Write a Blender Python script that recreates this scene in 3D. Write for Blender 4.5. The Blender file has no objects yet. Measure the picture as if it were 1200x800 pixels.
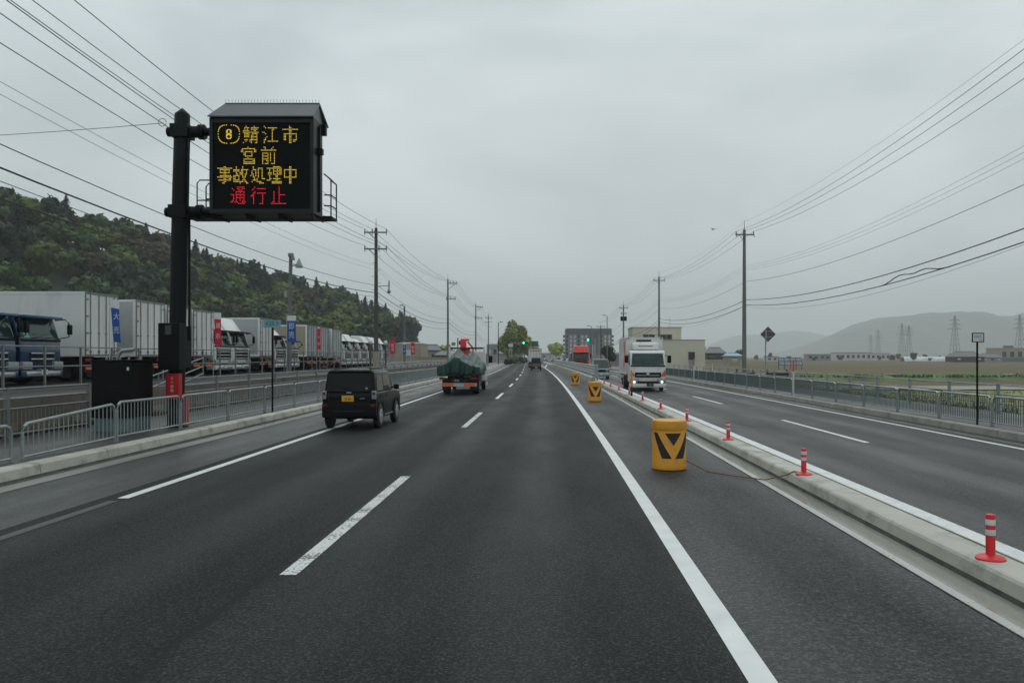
import bpy, bmesh, math, random
import numpy as np
from mathutils import Vector, Matrix
R = math.radians
random.seed(7)
rng = np.random.default_rng(7)
scene = bpy.context.scene
COL = scene.collection

# ------------------------------------------------------------------ camera, sky, sun, exposure
cam_data = bpy.data.cameras.new('camera')
cam_data.sensor_width = 36.0
cam_data.lens = 27.6
cam_data.shift_x = -45 / 1200
cam_data.shift_y = 18 / 1200
cam_data.clip_start = 0.1
cam_data.clip_end = 30000
cam = bpy.data.objects.new('camera', cam_data)
cam.location = (0, 0, 2.0)
cam.rotation_euler = (R(90), 0, 0)
COL.objects.link(cam)
scene.camera = cam

world = bpy.data.worlds.new('World')
scene.world = world
world.use_nodes = True
wt = world.node_tree
for n in list(wt.nodes):
    wt.nodes.remove(n)
def wn(t, **kw):
    n = wt.nodes.new(t)
    for k, v in kw.items():
        setattr(n, k, v)
    return n
wo = wn('ShaderNodeOutputWorld'); bg = wn('ShaderNodeBackground')
sky = wn('ShaderNodeTexSky', sky_type='NISHITA', sun_disc=False)
sky.sun_elevation = R(52); sky.sun_rotation = R(15)
sky.air_density = 1.6; sky.dust_density = 4.0; sky.ozone_density = 1.0
hs = wn('ShaderNodeHueSaturation'); hs.inputs['Saturation'].default_value = 0.22
wt.links.new(sky.outputs['Color'], hs.inputs['Color'])
tc = wn('ShaderNodeTexCoord')
mp = wn('ShaderNodeMapping'); mp.inputs['Scale'].default_value = (1.0, 1.0, 2.6)
wt.links.new(tc.outputs['Generated'], mp.inputs['Vector'])
nz = wn('ShaderNodeTexNoise'); nz.inputs['Scale'].default_value = 1.9; nz.inputs['Detail'].default_value = 5; nz.inputs['Roughness'].default_value = 0.5
nz.inputs['Distortion'].default_value = 0.4
wt.links.new(mp.outputs['Vector'], nz.inputs['Vector'])
cr = wn('ShaderNodeValToRGB')                                   # thick overcast: soft grey cloud bellies
cr.color_ramp.elements[0].position = 0.34; cr.color_ramp.elements[0].color = (4.5, 5.3, 5.62, 1)
cr.color_ramp.elements[1].position = 0.66; cr.color_ramp.elements[1].color = (7.4, 8.2, 8.5, 1)
wt.links.new(nz.outputs['Fac'], cr.inputs['Fac'])
# overcast skies are brighter overhead than at the horizon
sx = wn('ShaderNodeSeparateXYZ'); wt.links.new(tc.outputs['Generated'], sx.inputs['Vector'])
mr = wn('ShaderNodeMapRange'); mr.inputs['From Min'].default_value = 0.0; mr.inputs['From Max'].default_value = 0.75
mr.inputs['To Min'].default_value = 0.80; mr.inputs['To Max'].default_value = 1.35
wt.links.new(sx.outputs['Z'], mr.inputs['Value'])
vm = wn('ShaderNodeVectorMath', operation='SCALE')
wt.links.new(cr.outputs['Color'], vm.inputs[0]); wt.links.new(mr.outputs['Result'], vm.inputs['Scale'])
mx = wn('ShaderNodeMix', data_type='RGBA'); mx.inputs['Factor'].default_value = 0.86
wt.links.new(hs.outputs['Color'], mx.inputs['A']); wt.links.new(vm.outputs['Vector'], mx.inputs['B'])
wt.links.new(mx.outputs['Result'], bg.inputs['Color'])
bg.inputs['Strength'].default_value = 0.1
wt.links.new(bg.outputs['Background'], wo.inputs['Surface'])

sun_data = bpy.data.lights.new('sun', 'SUN')
sun_data.energy = 0.5
sun_data.angle = R(40)
sun_data.color = (1.0, 0.97, 0.93)
sun = bpy.data.objects.new('sun', sun_data)
el, az = R(52), R(15)
d = Vector((math.sin(az) * math.cos(el), math.cos(az) * math.cos(el), math.sin(el)))
sun.rotation_euler = (-d).to_track_quat('-Z', 'Y').to_euler()
COL.objects.link(sun)

scene.view_settings.view_transform = 'Standard'
scene.view_settings.look = 'None'
scene.view_settings.exposure = 0.0
scene.view_settings.gamma = 1.0
scene.view_settings.use_curve_mapping = False
scene.render.engine = 'CYCLES'
cy = scene.cycles
cy.use_denoising = True
cy.max_bounces = 8; cy.diffuse_bounces = 3; cy.glossy_bounces = 3; cy.transmission_bounces = 6
cy.transparent_max_bounces = 12; cy.volume_bounces = 2
cy.caustics_reflective = False; cy.caustics_refractive = False

# ------------------------------------------------------------------ materials
MATS = {}
def mat(name, col, rough=0.6, metal=0.0, var=0.15, scale=3.0, bump=0.0, bscale=40.0, emit=None, spec=0.5, coat=0.0, dirt=None, dirt_amt=0.0, dscale=1.2, rvar=0.0, stretch=(1, 1, 1), rand=0.0):
    """plain procedural surface: base colour, soft noise variation, optional dirt, bump, roughness noise"""
    m = bpy.data.materials.new(name); m.use_nodes = True
    nt = m.node_tree; b = nt.nodes['Principled BSDF']
    N = nt.nodes.new; L = nt.links.new
    b.inputs['Roughness'].default_value = rough
    b.inputs['Metallic'].default_value = metal
    b.inputs['Specular IOR Level'].default_value = spec
    if coat: b.inputs['Coat Weight'].default_value = coat; b.inputs['Coat Roughness'].default_value = 0.06
    tcn = N('ShaderNodeTexCoord'); mpn = N('ShaderNodeMapping'); mpn.inputs['Scale'].default_value = stretch
    L(tcn.outputs['Object'], mpn.inputs['Vector'])
    n = N('ShaderNodeTexNoise'); n.inputs['Scale'].default_value = scale; n.inputs['Detail'].default_value = 6
    L(mpn.outputs['Vector'], n.inputs['Vector'])
    r = N('ShaderNodeMapRange'); r.inputs['From Min'].default_value = 0.3; r.inputs['From Max'].default_value = 0.7
    r.inputs['To Min'].default_value = 1 - var; r.inputs['To Max'].default_value = 1 + var
    L(n.outputs['Fac'], r.inputs['Value'])
    v = N('ShaderNodeVectorMath'); v.operation = 'SCALE'; v.inputs[0].default_value = col[:3]
    L(r.outputs['Result'], v.inputs['Scale'])
    out = v.outputs['Vector']
    if rand:
        oi = N('ShaderNodeObjectInfo'); rr = N('ShaderNodeMapRange')
        rr.inputs['To Min'].default_value = 1 - rand; rr.inputs['To Max'].default_value = 1 + rand
        L(oi.outputs['Random'], rr.inputs['Value'])
        v2 = N('ShaderNodeVectorMath'); v2.operation = 'SCALE'; L(out, v2.inputs[0]); L(rr.outputs['Result'], v2.inputs['Scale']); out = v2.outputs['Vector']
    if dirt:
        dn = N('ShaderNodeTexNoise'); dn.inputs['Scale'].default_value = dscale; dn.inputs['Detail'].default_value = 9; dn.inputs['Roughness'].default_value = 0.65
        L(mpn.outputs['Vector'], dn.inputs['Vector'])
        dr = N('ShaderNodeMapRange'); dr.inputs['From Min'].default_value = 0.5; dr.inputs['From Max'].default_value = 0.68; dr.inputs['To Max'].default_value = dirt_amt
        L(dn.outputs['Fac'], dr.inputs['Value'])
        mm = N('ShaderNodeMix'); mm.data_type = 'RGBA'; L(dr.outputs['Result'], mm.inputs['Factor']); L(out, mm.inputs['A']); mm.inputs['B'].default_value = (*dirt, 1)
        out = mm.outputs['Result']
    L(out, b.inputs['Base Color'])
    if rvar:
        n3 = N('ShaderNodeTexNoise'); n3.inputs['Scale'].default_value = scale * 1.7; n3.inputs['Detail'].default_value = 5
        L(mpn.outputs['Vector'], n3.inputs['Vector'])
        r3 = N('ShaderNodeMapRange'); r3.inputs['From Min'].default_value = 0.35; r3.inputs['From Max'].default_value = 0.65
        r3.inputs['To Min'].default_value = max(0.03, rough - rvar); r3.inputs['To Max'].default_value = min(1, rough + rvar)
        L(n3.outputs['Fac'], r3.inputs['Value']); L(r3.outputs['Result'], b.inputs['Roughness'])
    if bump:
        n2 = N('ShaderNodeTexNoise'); n2.inputs['Scale'].default_value = bscale; n2.inputs['Detail'].default_value = 4
        L(tcn.outputs['Object'], n2.inputs['Vector'])
        bp = N('ShaderNodeBump'); bp.inputs['Strength'].default_value = bump; bp.inputs['Distance'].default_value = 0.02
        L(n2.outputs['Fac'], bp.inputs['Height']); L(bp.outputs['Normal'], b.inputs['Normal'])
    if emit:
        b.inputs['Emission Color'].default_value = (*emit[0], 1); b.inputs['Emission Strength'].default_value = emit[1]
    MATS[name] = m
    return m

def asphalt(name, col, grain=0.5, patch=0.2, rough=0.42, wet=0.15, seam=False, fine=70.0, spec=0.5, lane=0.65, stone=1.0):
    """wet asphalt in road coordinates: the UV map holds metres across and along the road"""
    m = bpy.data.materials.new(name); m.use_nodes = True
    nt = m.node_tree; b = nt.nodes['Principled BSDF']; N = nt.nodes.new; L = nt.links.new
    b.inputs['Specular IOR Level'].default_value = spec
    uv = N('ShaderNodeUVMap'); uv.uv_map = 'UVMap'
    def noise(scale, detail=4, st=(1, 1, 1), ro=0.55):
        mp_ = N('ShaderNodeMapping'); mp_.inputs['Scale'].default_value = st; L(uv.outputs['UV'], mp_.inputs['Vector'])
        n = N('ShaderNodeTexNoise'); n.inputs['Scale'].default_value = scale; n.inputs['Detail'].default_value = detail; n.inputs['Roughness'].default_value = ro
        L(mp_.outputs['Vector'], n.inputs['Vector']); return n.outputs['Fac']
    def rng_(s, a, b_, c, d_):
        r = N('ShaderNodeMapRange'); r.inputs['From Min'].default_value = a; r.inputs['From Max'].default_value = b_; r.inputs['To Min'].default_value = c; r.inputs['To Max'].default_value = d_
        L(s, r.inputs['Value']); return r.outputs['Result']
    def mul(a, b_):
        x = N('ShaderNodeMath'); x.operation = 'MULTIPLY'; L(a, x.inputs[0]); L(b_, x.inputs[1]); return x.outputs[0]
    g = rng_(noise(fine, 3, ro=0.75), 0.36, 0.66, max(0.04, 1 - grain), 1 + grain)
    streak = rng_(noise(1.1, 5, (1.3, 0.10, 1)), 0.3, 0.7, 1 - patch, 1 + patch)
    blot = rng_(noise(0.5, 6, (1, 0.35, 1)), 0.3, 0.7, 1 - patch * 0.8, 1 + patch * 0.8)
    # wheel paths, polished a little darker and smoother than the rest
    spx = N('ShaderNodeSeparateXYZ'); L(uv.outputs['UV'], spx.inputs['Vector'])
    wv = N('ShaderNodeMath'); wv.operation = 'MULTIPLY_ADD'; L(spx.outputs['X'], wv.inputs[0]); wv.inputs[1].default_value = 2 * math.pi / 1.8; wv.inputs[2].default_value = 2 * math.pi * lane / 1.8
    wob_ = rng_(noise(0.9, 3, (1, 0.06, 1)), 0.2, 0.8, -0.7, 0.7)
    wa = N('ShaderNodeMath'); wa.operation = 'ADD'; L(wv.outputs[0], wa.inputs[0]); L(wob_, wa.inputs[1])
    ws = N('ShaderNodeMath'); ws.operation = 'SINE'; L(wa.outputs[0], ws.inputs[0])
    track = rng_(ws.outputs[0], -0.4, 0.9, 0.0, 1.0)
    f = mul(mul(mul(g, streak), blot), rng_(track, 0, 1, 0.93, 1.09))
    # stone grain: every aggregate stone has its own tone
    vg = N('ShaderNodeTexVoronoi'); vg.inputs['Scale'].default_value = 62.0; L(uv.outputs['UV'], vg.inputs['Vector'])
    sg = N('ShaderNodeSeparateColor'); L(vg.outputs['Color'], sg.inputs['Color'])
    pw = N('ShaderNodeMath'); pw.operation = 'POWER'; L(sg.outputs[0], pw.inputs[0]); pw.inputs[1].default_value = 2.2
    f = mul(f, rng_(pw.outputs[0], 0, 1, 1 - 0.62 * stone, 1 + 1.5 * stone))
    # pale stone chips
    vo = N('ShaderNodeTexVoronoi'); vo.inputs['Scale'].default_value = 34.0; L(uv.outputs['UV'], vo.inputs['Vector'])
    chip = rng_(vo.outputs['Distance'], 0.12, 0.22, 1.0, 0.0)
    gate = rng_(vo.outputs['Color'], 0.60, 0.80, 0.0, 1.0)
    chipf = mul(chip, gate)
    v = N('ShaderNodeVectorMath'); v.operation = 'SCALE'; v.inputs[0].default_value = col; L(f, v.inputs['Scale'])
    mm = N('ShaderNodeMix'); mm.data_type = 'RGBA'; cf = mul(chipf, rng_(noise(3, 2), 0.3, 0.7, 0.2, 0.6)); L(cf, mm.inputs['Factor']); L(v.outputs['Vector'], mm.inputs['A']); mm.inputs['B'].default_value = (0.13, 0.135, 0.13, 1)
    out = mm.outputs['Result']
    if seam:      # construction joints and thin cracks
        sp = N('ShaderNodeSeparateXYZ'); L(uv.outputs['UV'], sp.inputs['Vector'])
        wob = rng_(noise(1.5, 4), 0.0, 1.0, -0.12, 0.12)
        for axis, pos, wd in (('Y', 11.05, 0.022), ('X', -2.60, 0.035)):
            ad = N('ShaderNodeMath'); ad.operation = 'ADD'; L(sp.outputs[axis], ad.inputs[0]); L(wob, ad.inputs[1])
            sb = N('ShaderNodeMath'); sb.operation = 'SUBTRACT'; L(ad.outputs[0], sb.inputs[0]); sb.inputs[1].default_value = pos
            ab = N('ShaderNodeMath'); ab.operation = 'ABSOLUTE'; L(sb.outputs[0], ab.inputs[0])
            k = rng_(ab.outputs[0], wd * 0.4, wd * 1.6, 0.75, 0.0)
            m2 = N('ShaderNodeMix'); m2.data_type = 'RGBA'; L(k, m2.inputs['Factor']); L(out, m2.inputs['A']); m2.inputs['B'].default_value = (0.008, 0.009, 0.009, 1)
            out = m2.outputs['Result']
    L(out, b.inputs['Base Color'])
    ra = N('ShaderNodeMath'); ra.operation = 'ADD'; L(rng_(noise(0.8, 6, (1, 0.3, 1)), 0.32, 0.68, rough - wet * .5, rough + wet * .5), ra.inputs[0]); L(rng_(track, 0, 1, 0.05, -0.06), ra.inputs[1]); L(ra.outputs[0], b.inputs['Roughness'])
    bp = N('ShaderNodeBump'); bp.inputs['Strength'].default_value = 0.7 if stone > .5 else 0.06; bp.inputs['Distance'].default_value = 0.012
    L(noise(fine * 0.9, 3, ro=0.7), bp.inputs['Height']); L(bp.outputs['Normal'], b.inputs['Normal'])
    MATS[name] = m
    return m

def paint(name, col, wear, under, scale=26.0):
    """road paint worn through to the asphalt in chips"""
    m = bpy.data.materials.new(name); m.use_nodes = True
    nt = m.node_tree; b = nt.nodes['Principled BSDF']; N = nt.nodes.new; L = nt.links.new
    uv = N('ShaderNodeUVMap'); uv.uv_map = 'UVMap'
    n = N('ShaderNodeTexNoise'); n.inputs['Scale'].default_value = scale; n.inputs['Detail'].default_value = 6; n.inputs['Roughness'].default_value = 0.65; L(uv.outputs['UV'], n.inputs['Vector'])
    n2 = N('ShaderNodeTexNoise'); n2.inputs['Scale'].default_value = 2.2; n2.inputs['Detail'].default_value = 4; L(uv.outputs['UV'], n2.inputs['Vector'])
    a = N('ShaderNodeMath'); a.operation = 'MULTIPLY_ADD'; L(n2.outputs['Fac'], a.inputs[0]); a.inputs[1].default_value = 0.5; L(n.outputs['Fac'], a.inputs[2])
    r = N('ShaderNodeMapRange'); r.inputs['From Min'].default_value = 1.0 - wear; r.inputs['From Max'].default_value = 1.05 - wear; L(a.outputs[0], r.inputs['Value'])
    v = N('ShaderNodeMapRange'); v.inputs['From Min'].default_value = 0.3; v.inputs['From Max'].default_value = 0.7; v.inputs['To Min'].default_value = 0.85; v.inputs['To Max'].default_value = 1.05; L(n2.outputs['Fac'], v.inputs['Value'])
    s = N('ShaderNodeVectorMath'); s.operation = 'SCALE'; s.inputs[0].default_value = col; L(v.outputs['Result'], s.inputs['Scale'])
    mm = N('ShaderNodeMix'); mm.data_type = 'RGBA'; L(r.outputs['Result'], mm.inputs['Factor']); L(s.outputs['Vector'], mm.inputs['A']); mm.inputs['B'].default_value = (*under, 1)
    L(mm.outputs['Result'], b.inputs['Base Color']); b.inputs['Roughness'].default_value = 0.4
    MATS[name] = m
    return m

def foliage(name, c1, c2, scale=0.35):
    m = bpy.data.materials.new(name); m.use_nodes = True
    nt = m.node_tree; b = nt.nodes['Principled BSDF']; N = nt.nodes.new; L = nt.links.new
    tcn = N('ShaderNodeTexCoord'); n = N('ShaderNodeTexNoise'); n.inputs['Scale'].default_value = scale; n.inputs['Detail'].default_value = 5
    L(tcn.outputs['Object'], n.inputs['Vector'])
    r = N('ShaderNodeMapRange'); r.inputs['From Min'].default_value = 0.36; r.inputs['From Max'].default_value = 0.64; L(n.outputs['Fac'], r.inputs['Value'])
    oi = N('ShaderNodeObjectInfo')
    mm = N('ShaderNodeMix'); mm.data_type = 'RGBA'; L(r.outputs['Result'], mm.inputs['Factor']); mm.inputs['A'].default_value = (*c1, 1); mm.inputs['B'].default_value = (*c2, 1)
    rr = N('ShaderNodeMapRange'); rr.inputs['To Min'].default_value = 0.65; rr.inputs['To Max'].default_value = 1.35; L(oi.outputs['Random'], rr.inputs['Value'])
    v = N('ShaderNodeVectorMath'); v.operation = 'SCALE'; L(mm.outputs['Result'], v.inputs[0]); L(rr.outputs['Result'], v.inputs['Scale'])
    L(v.outputs['Vector'], b.inputs['Base Color']); b.inputs['Roughness'].default_value = 0.7; b.inputs['Specular IOR Level'].default_value = 0.2
    MATS[name] = m
    return m

def glass_mat(name, tint, rough=0.05):
    m = mat(name, tint, rough=rough, var=0.1, scale=1.5, spec=0.6)
    return m

M = MATS
asphalt('asphalt_main', (0.0140, 0.0165, 0.0158), grain=1.0, patch=0.17, seam=True, fine=42, rough=0.66, wet=0.12, spec=0.17)
asphalt('asphalt_pocket', (0.027, 0.029, 0.029), grain=0.6, patch=0.28, rough=0.58, fine=16, spec=0.22)
asphalt('asphalt_far_side', (0.026, 0.028, 0.028), grain=0.5, patch=0.34, rough=0.52, fine=16, spec=0.24)
asphalt('asphalt_shoulder', (0.036, 0.037, 0.035), grain=0.4, patch=0.4, rough=0.42, wet=0.2, fine=20, spec=0.3)
asphalt('asphalt_walk', (0.038, 0.039, 0.036), grain=0.35, patch=0.4, rough=0.45)
asphalt('yard_asphalt', (0.028, 0.028, 0.026), grain=0.3, patch=0.3, rough=0.6, spec=0.2)
asphalt('gutter_concrete', (0.24, 0.24, 0.22), stone=0.08, grain=0.14, patch=0.3, rough=0.25, wet=0.15)
asphalt('gutter_wet', (0.23, 0.225, 0.195), stone=0.08, grain=0.12, patch=0.3, rough=0.13, wet=0.14, spec=0.6)
paint('gutter_paint', (0.44, 0.44, 0.41), 0.14, (0.2, 0.2, 0.18))
paint('line_paint', (0.70, 0.71, 0.69), 0.06, (0.045, 0.046, 0.046))
paint('worn_paint', (0.68, 0.69, 0.67), 0.235, (0.06, 0.062, 0.06), 30.0)
paint('ghost_paint', (0.042, 0.044, 0.042), 0.44, (0.018, 0.02, 0.019), 24.0)
mat('kerb_concrete', (0.43, 0.42, 0.36), 0.6, var=0.14, scale=1.2, bump=0.3, bscale=60, dirt=(0.10, 0.10, 0.085), dirt_amt=0.6, dscale=2.2)
mat('kerb_old', (0.26, 0.255, 0.225), 0.65, var=0.16, scale=1.2, bump=0.3, bscale=60, dirt=(0.09, 0.088, 0.07), dirt_amt=0.6, dscale=2.2)
mat('fence_bar', (0.105, 0.14, 0.135), 0.5, 0.1, var=0.15, scale=4)
mat('kerb_white', (0.66, 0.67, 0.65), 0.5, var=0.08, scale=2, dirt=(0.3, 0.3, 0.28), dirt_amt=0.5, dscale=5)
mat('kerb_dirt_shade', (0.055, 0.058, 0.045), 0.6, var=0.5, scale=5)
mat('wall_concrete', (0.135, 0.120, 0.095), 0.75, var=0.25, scale=0.9, bump=0.4, bscale=25, dirt=(0.05, 0.047, 0.038), dirt_amt=0.85, dscale=0.9, stretch=(1, 1, 0.35))
mat('wall_block', (0.21, 0.17, 0.115), 0.75, var=0.35, scale=2.5, bump=0.4, bscale=25, dirt=(0.06, 0.06, 0.03), dirt_amt=0.8, dscale=2)
mat('galv', (0.30, 0.33, 0.325), 0.42, 0.35, var=0.15, scale=4)
mat('galv_pale', (0.45, 0.48, 0.47), 0.42, 0.2, var=0.12, scale=4)
mat('fence_teal', (0.18, 0.255, 0.245), 0.5, 0.1, var=0.15, scale=4)
mat('fence_grey', (0.20, 0.205, 0.195), 0.55, 0.2, var=0.2, scale=3)
mat('dark_steel', (0.006, 0.0075, 0.0075), 0.5, 0.0, spec=0.16, var=0.2, scale=2, dirt=(0.02, 0.022, 0.022), dirt_amt=0.4)
mat('sign_box', (0.012, 0.0145, 0.015), 0.45, 0.1, spec=0.3, var=0.15, scale=2)
mat('hood_steel', (0.045, 0.053, 0.057), 0.4, 0.2, var=0.15, scale=2)
mat('led_panel', (0.003, 0.004, 0.004), 0.6, spec=0.1, var=0.3, scale=20)
mat('led_amber', (0.05, 0.04, 0.0), 0.4, emit=((0.86, 0.60, 0.055), 1.25))
mat('led_red', (0.05, 0.0, 0.0), 0.4, emit=((1.0, 0.012, 0.035), 1.3))
mat('signal_green', (0.0, 0.1, 0.06), 0.4, emit=((0.08, 0.95, 0.60), 2.2))
mat('lamp_white', (0.8, 0.8, 0.8), 0.3, emit=((1.0, 0.93, 1.0), 1.25))
mat('lens_clear', (0.26, 0.28, 0.29), 0.12, var=0.25, scale=14, spec=0.8)
mat('lens_red', (0.20, 0.008, 0.010), 0.2, var=0.2, scale=10)
mat('lens_orange', (0.62, 0.11, 0.012), 0.25, var=0.15, scale=8)
mat('reflector_orange', (0.75, 0.15, 0.02), 0.4, var=0.15, scale=8)
mat('red_box', (0.46, 0.012, 0.018), 0.4, var=0.12, scale=4)
mat('post_red', (0.66, 0.020, 0.022), 0.42, var=0.12, scale=6, rand=0.08, dirt=(0.25, 0.03, 0.03), dirt_amt=0.5, dscale=9)
mat('post_white', (0.62, 0.63, 0.62), 0.45, var=0.1, scale=6)
mat('barrel_yellow', (0.68, 0.295, 0.008), 0.38, var=0.08, scale=4, dirt=(0.22, 0.10, 0.02), dirt_amt=0.4, dscale=4, bump=0.06, bscale=9)
mat('pole_yellow', (0.66, 0.30, 0.012), 0.4, var=0.08, scale=4)
mat('barrel_black', (0.012, 0.012, 0.014), 0.45, var=0.2, scale=9, dirt=(0.07, 0.05, 0.02), dirt_amt=0.4, dscale=8)
mat('cabinet', (0.0035, 0.004, 0.004), 0.5, spec=0.14, var=0.2, scale=2, dirt=(0.015, 0.016, 0.015), dirt_amt=0.5)
mat('cabinet_base', (0.12, 0.16, 0.165), 0.7, var=0.2, scale=2)
mat('black_paint', (0.0018, 0.0018, 0.002), 0.24, var=0.1, scale=2, coat=0.0, spec=0.17)
mat('black_plastic', (0.004, 0.0042, 0.0042), 0.55, spec=0.15, var=0.15, scale=6)
mat('rubber', (0.010, 0.010, 0.010), 0.65, var=0.2, scale=9)
mat('alloy', (0.55, 0.57, 0.58), 0.28, 0.75, var=0.12, scale=6)
mat('chrome', (0.62, 0.64, 0.65), 0.16, 0.9, var=0.08, scale=6)
mat('dark_glass', (0.003, 0.004, 0.004), 0.06, var=0.2, scale=2, spec=0.2)
mat('cab_glass', (0.022, 0.048, 0.043), 0.05, var=0.5, scale=1.7, spec=0.45)
mat('clear_seen_through', (0.11, 0.115, 0.095), 0.06, var=0.35, scale=3, spec=0.5)
mat('truck_white', (0.70, 0.70, 0.675), 0.33, var=0.05, scale=1.5, coat=0.3, dirt=(0.33, 0.32, 0.29), dirt_amt=0.35, dscale=1.0)
mat('box_white', (0.70, 0.70, 0.675), 0.42, var=0.05, scale=0.9, dirt=(0.36, 0.35, 0.31), dirt_amt=0.5, dscale=0.8, stretch=(1, 1, 0.3), rand=0.07)
mat('box_silver', (0.42, 0.44, 0.45), 0.42, 0.3, var=0.08, scale=0.7, dirt=(0.30, 0.30, 0.28), dirt_amt=0.4, rand=0.06)
mat('truck_blue', (0.008, 0.034, 0.085), 0.25, var=0.1, scale=2, coat=0.5)
mat('truck_blue_top', (0.020, 0.085, 0.19), 0.25, var=0.1, scale=2, coat=0.5)
mat('truck_red', (0.62, 0.022, 0.018), 0.3, var=0.08, scale=2, coat=0.4)
mat('maroon', (0.14, 0.012, 0.020), 0.25, var=0.08, scale=2, coat=0.4)
mat('van_grey', (0.045, 0.050, 0.058), 0.25, var=0.1, scale=2, coat=0.4)
mat('car_silver', (0.40, 0.42, 0.43), 0.25, 0.4, var=0.08, scale=2, coat=0.3)
mat('chassis', (0.014, 0.014, 0.014), 0.65, var=0.3, scale=3, dirt=(0.05, 0.045, 0.04), dirt_amt=0.5)
mat('tarp_green', (0.005, 0.048, 0.032), 0.5, var=0.25, scale=2.5, bump=0.5, bscale=9, dirt=(0.02, 0.085, 0.065), dirt_amt=0.5, dscale=2)
mat('crane_red', (0.66, 0.012, 0.03), 0.35, var=0.1, scale=3)
mat('plate_yellow', (0.72, 0.36, 0.02), 0.45, var=0.05, scale=9)
mat('plate_white', (0.62, 0.64, 0.62), 0.45, var=0.05, scale=9)
mat('plate_green', (0.012, 0.03, 0.018), 0.45, var=0.05, scale=9)
mat('slip_green', (0.10, 0.42, 0.32), 0.5, var=0.05)
mat('ink', (0.012, 0.012, 0.014), 0.5, var=0.1)
mat('flag_blue', (0.008, 0.085, 0.34), 0.7, var=0.12, scale=3)
mat('flag_red', (0.60, 0.010, 0.035), 0.7, var=0.12, scale=3)
mat('flag_white', (0.66, 0.66, 0.66), 0.7, var=0.08, scale=3)
mat('sign_white', (0.62, 0.66, 0.66), 0.4, var=0.05, scale=6)
mat('sign_pale_blue', (0.22, 0.40, 0.47), 0.45, var=0.05, scale=6)
mat('sign_blue_ink', (0.010, 0.10, 0.18), 0.45, var=0.05, scale=6)
mat('sign_teal_ink', (0.012, 0.075, 0.075), 0.45, var=0.05, scale=6)
mat('sign_back', (0.095, 0.092, 0.085), 0.5, 0.3, var=0.25, scale=9)
mat('pole_concrete', (0.155, 0.160, 0.155), 0.75, var=0.15, scale=1.5, bump=0.15)
mat('pole_brown', (0.075, 0.068, 0.064), 0.7, var=0.2, scale=1.5)
mat('cable', (0.010, 0.011, 0.012), 0.6, var=0.1)
mat('cable_grey', (0.16, 0.17, 0.175), 0.6, var=0.1)
mat('insulator', (0.14, 0.145, 0.15), 0.3, var=0.2)
mat('beige_wall', (0.60, 0.57, 0.455), 0.7, var=0.05, scale=0.5, dirt=(0.34, 0.32, 0.25), dirt_amt=0.4, dscale=0.25)
mat('tan_wall', (0.34, 0.30, 0.22), 0.75, var=0.12, scale=0.5)
mat('grey_wall', (0.26, 0.27, 0.27), 0.7, var=0.1, scale=0.5)
mat('pale_wall', (0.52, 0.52, 0.50), 0.7, var=0.1, scale=0.5)
mat('hotel_dark', (0.095, 0.105, 0.125), 0.6, var=0.1, scale=0.3)
mat('hotel_panel', (0.20, 0.195, 0.205), 0.6, var=0.1, scale=0.3)
mat('window_dark', (0.012, 0.015, 0.017), 0.12, var=0.3, scale=3)
mat('window_pale', (0.55, 0.57, 0.57), 0.25, var=0.3, scale=1)
mat('roof_tile', (0.060, 0.068, 0.075), 0.45, var=0.2, scale=2)
mat('roof_blue', (0.10, 0.30, 0.42), 0.45, var=0.1, scale=2)
mat('wood_dark', (0.055, 0.043, 0.035), 0.8, var=0.3, scale=2)
mat('solar_glass', (0.20, 0.26, 0.29), 0.15, var=0.25, scale=0.8, spec=0.6)
mat('greenhouse', (0.62, 0.64, 0.63), 0.5, var=0.08, scale=0.5)
mat('pylon_steel', (0.12, 0.125, 0.13), 0.6, 0.2, var=0.1)
mat('rope', (0.17, 0.085, 0.025), 0.8, var=0.3, scale=20)
mat('bark', (0.055, 0.043, 0.034), 0.85, var=0.3, scale=3)
mat('hill_soil', (0.035, 0.046, 0.026), 0.9, var=0.5, scale=0.08)
mat('mountain', (0.030, 0.042, 0.030), 0.9, var=0.35, scale=0.006)
mat('meadow', (0.19, 0.19, 0.040), 0.85, var=0.4, scale=0.35, dirt=(0.10, 0.085, 0.045), dirt_amt=0.7, dscale=0.3, bump=0.6, bscale=4)
mat('bank_green', (0.070, 0.115, 0.028), 0.85, var=0.45, scale=0.3, dirt=(0.08, 0.075, 0.035), dirt_amt=0.6, dscale=0.25, bump=0.6, bscale=4)
mat('farm_track', (0.19, 0.185, 0.165), 0.6, var=0.15, scale=0.5)
mat('grass_blade', (0.17, 0.185, 0.04), 0.7, var=0.5, scale=0.4)
mat('weed_dark', (0.028, 0.050, 0.018), 0.7, var=0.4, scale=0.5)
foliage('leaf_yellow', (0.125, 0.150, 0.034), (0.080, 0.112, 0.030), 0.3)
foliage('leaf_mid', (0.072, 0.112, 0.036), (0.048, 0.082, 0.028), 0.3)
foliage('leaf_dark', (0.042, 0.066, 0.034), (0.028, 0.048, 0.027), 0.4)
foliage('leaf_rust', (0.080, 0.062, 0.030), (0.042, 0.046, 0.020), 0.4)
foliage('leaf_street', (0.36, 0.40, 0.10), (0.23, 0.29, 0.08), 0.5)  # leaf colour raised, with brightening by haze painted in
foliage('leaf_far', (0.16, 0.15, 0.09), (0.09, 0.10, 0.055), 0.5)  # paler leaves: haze of distance put into the colour
foliage('needle', (0.028, 0.048, 0.030), (0.018, 0.033, 0.022), 0.5)

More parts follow.
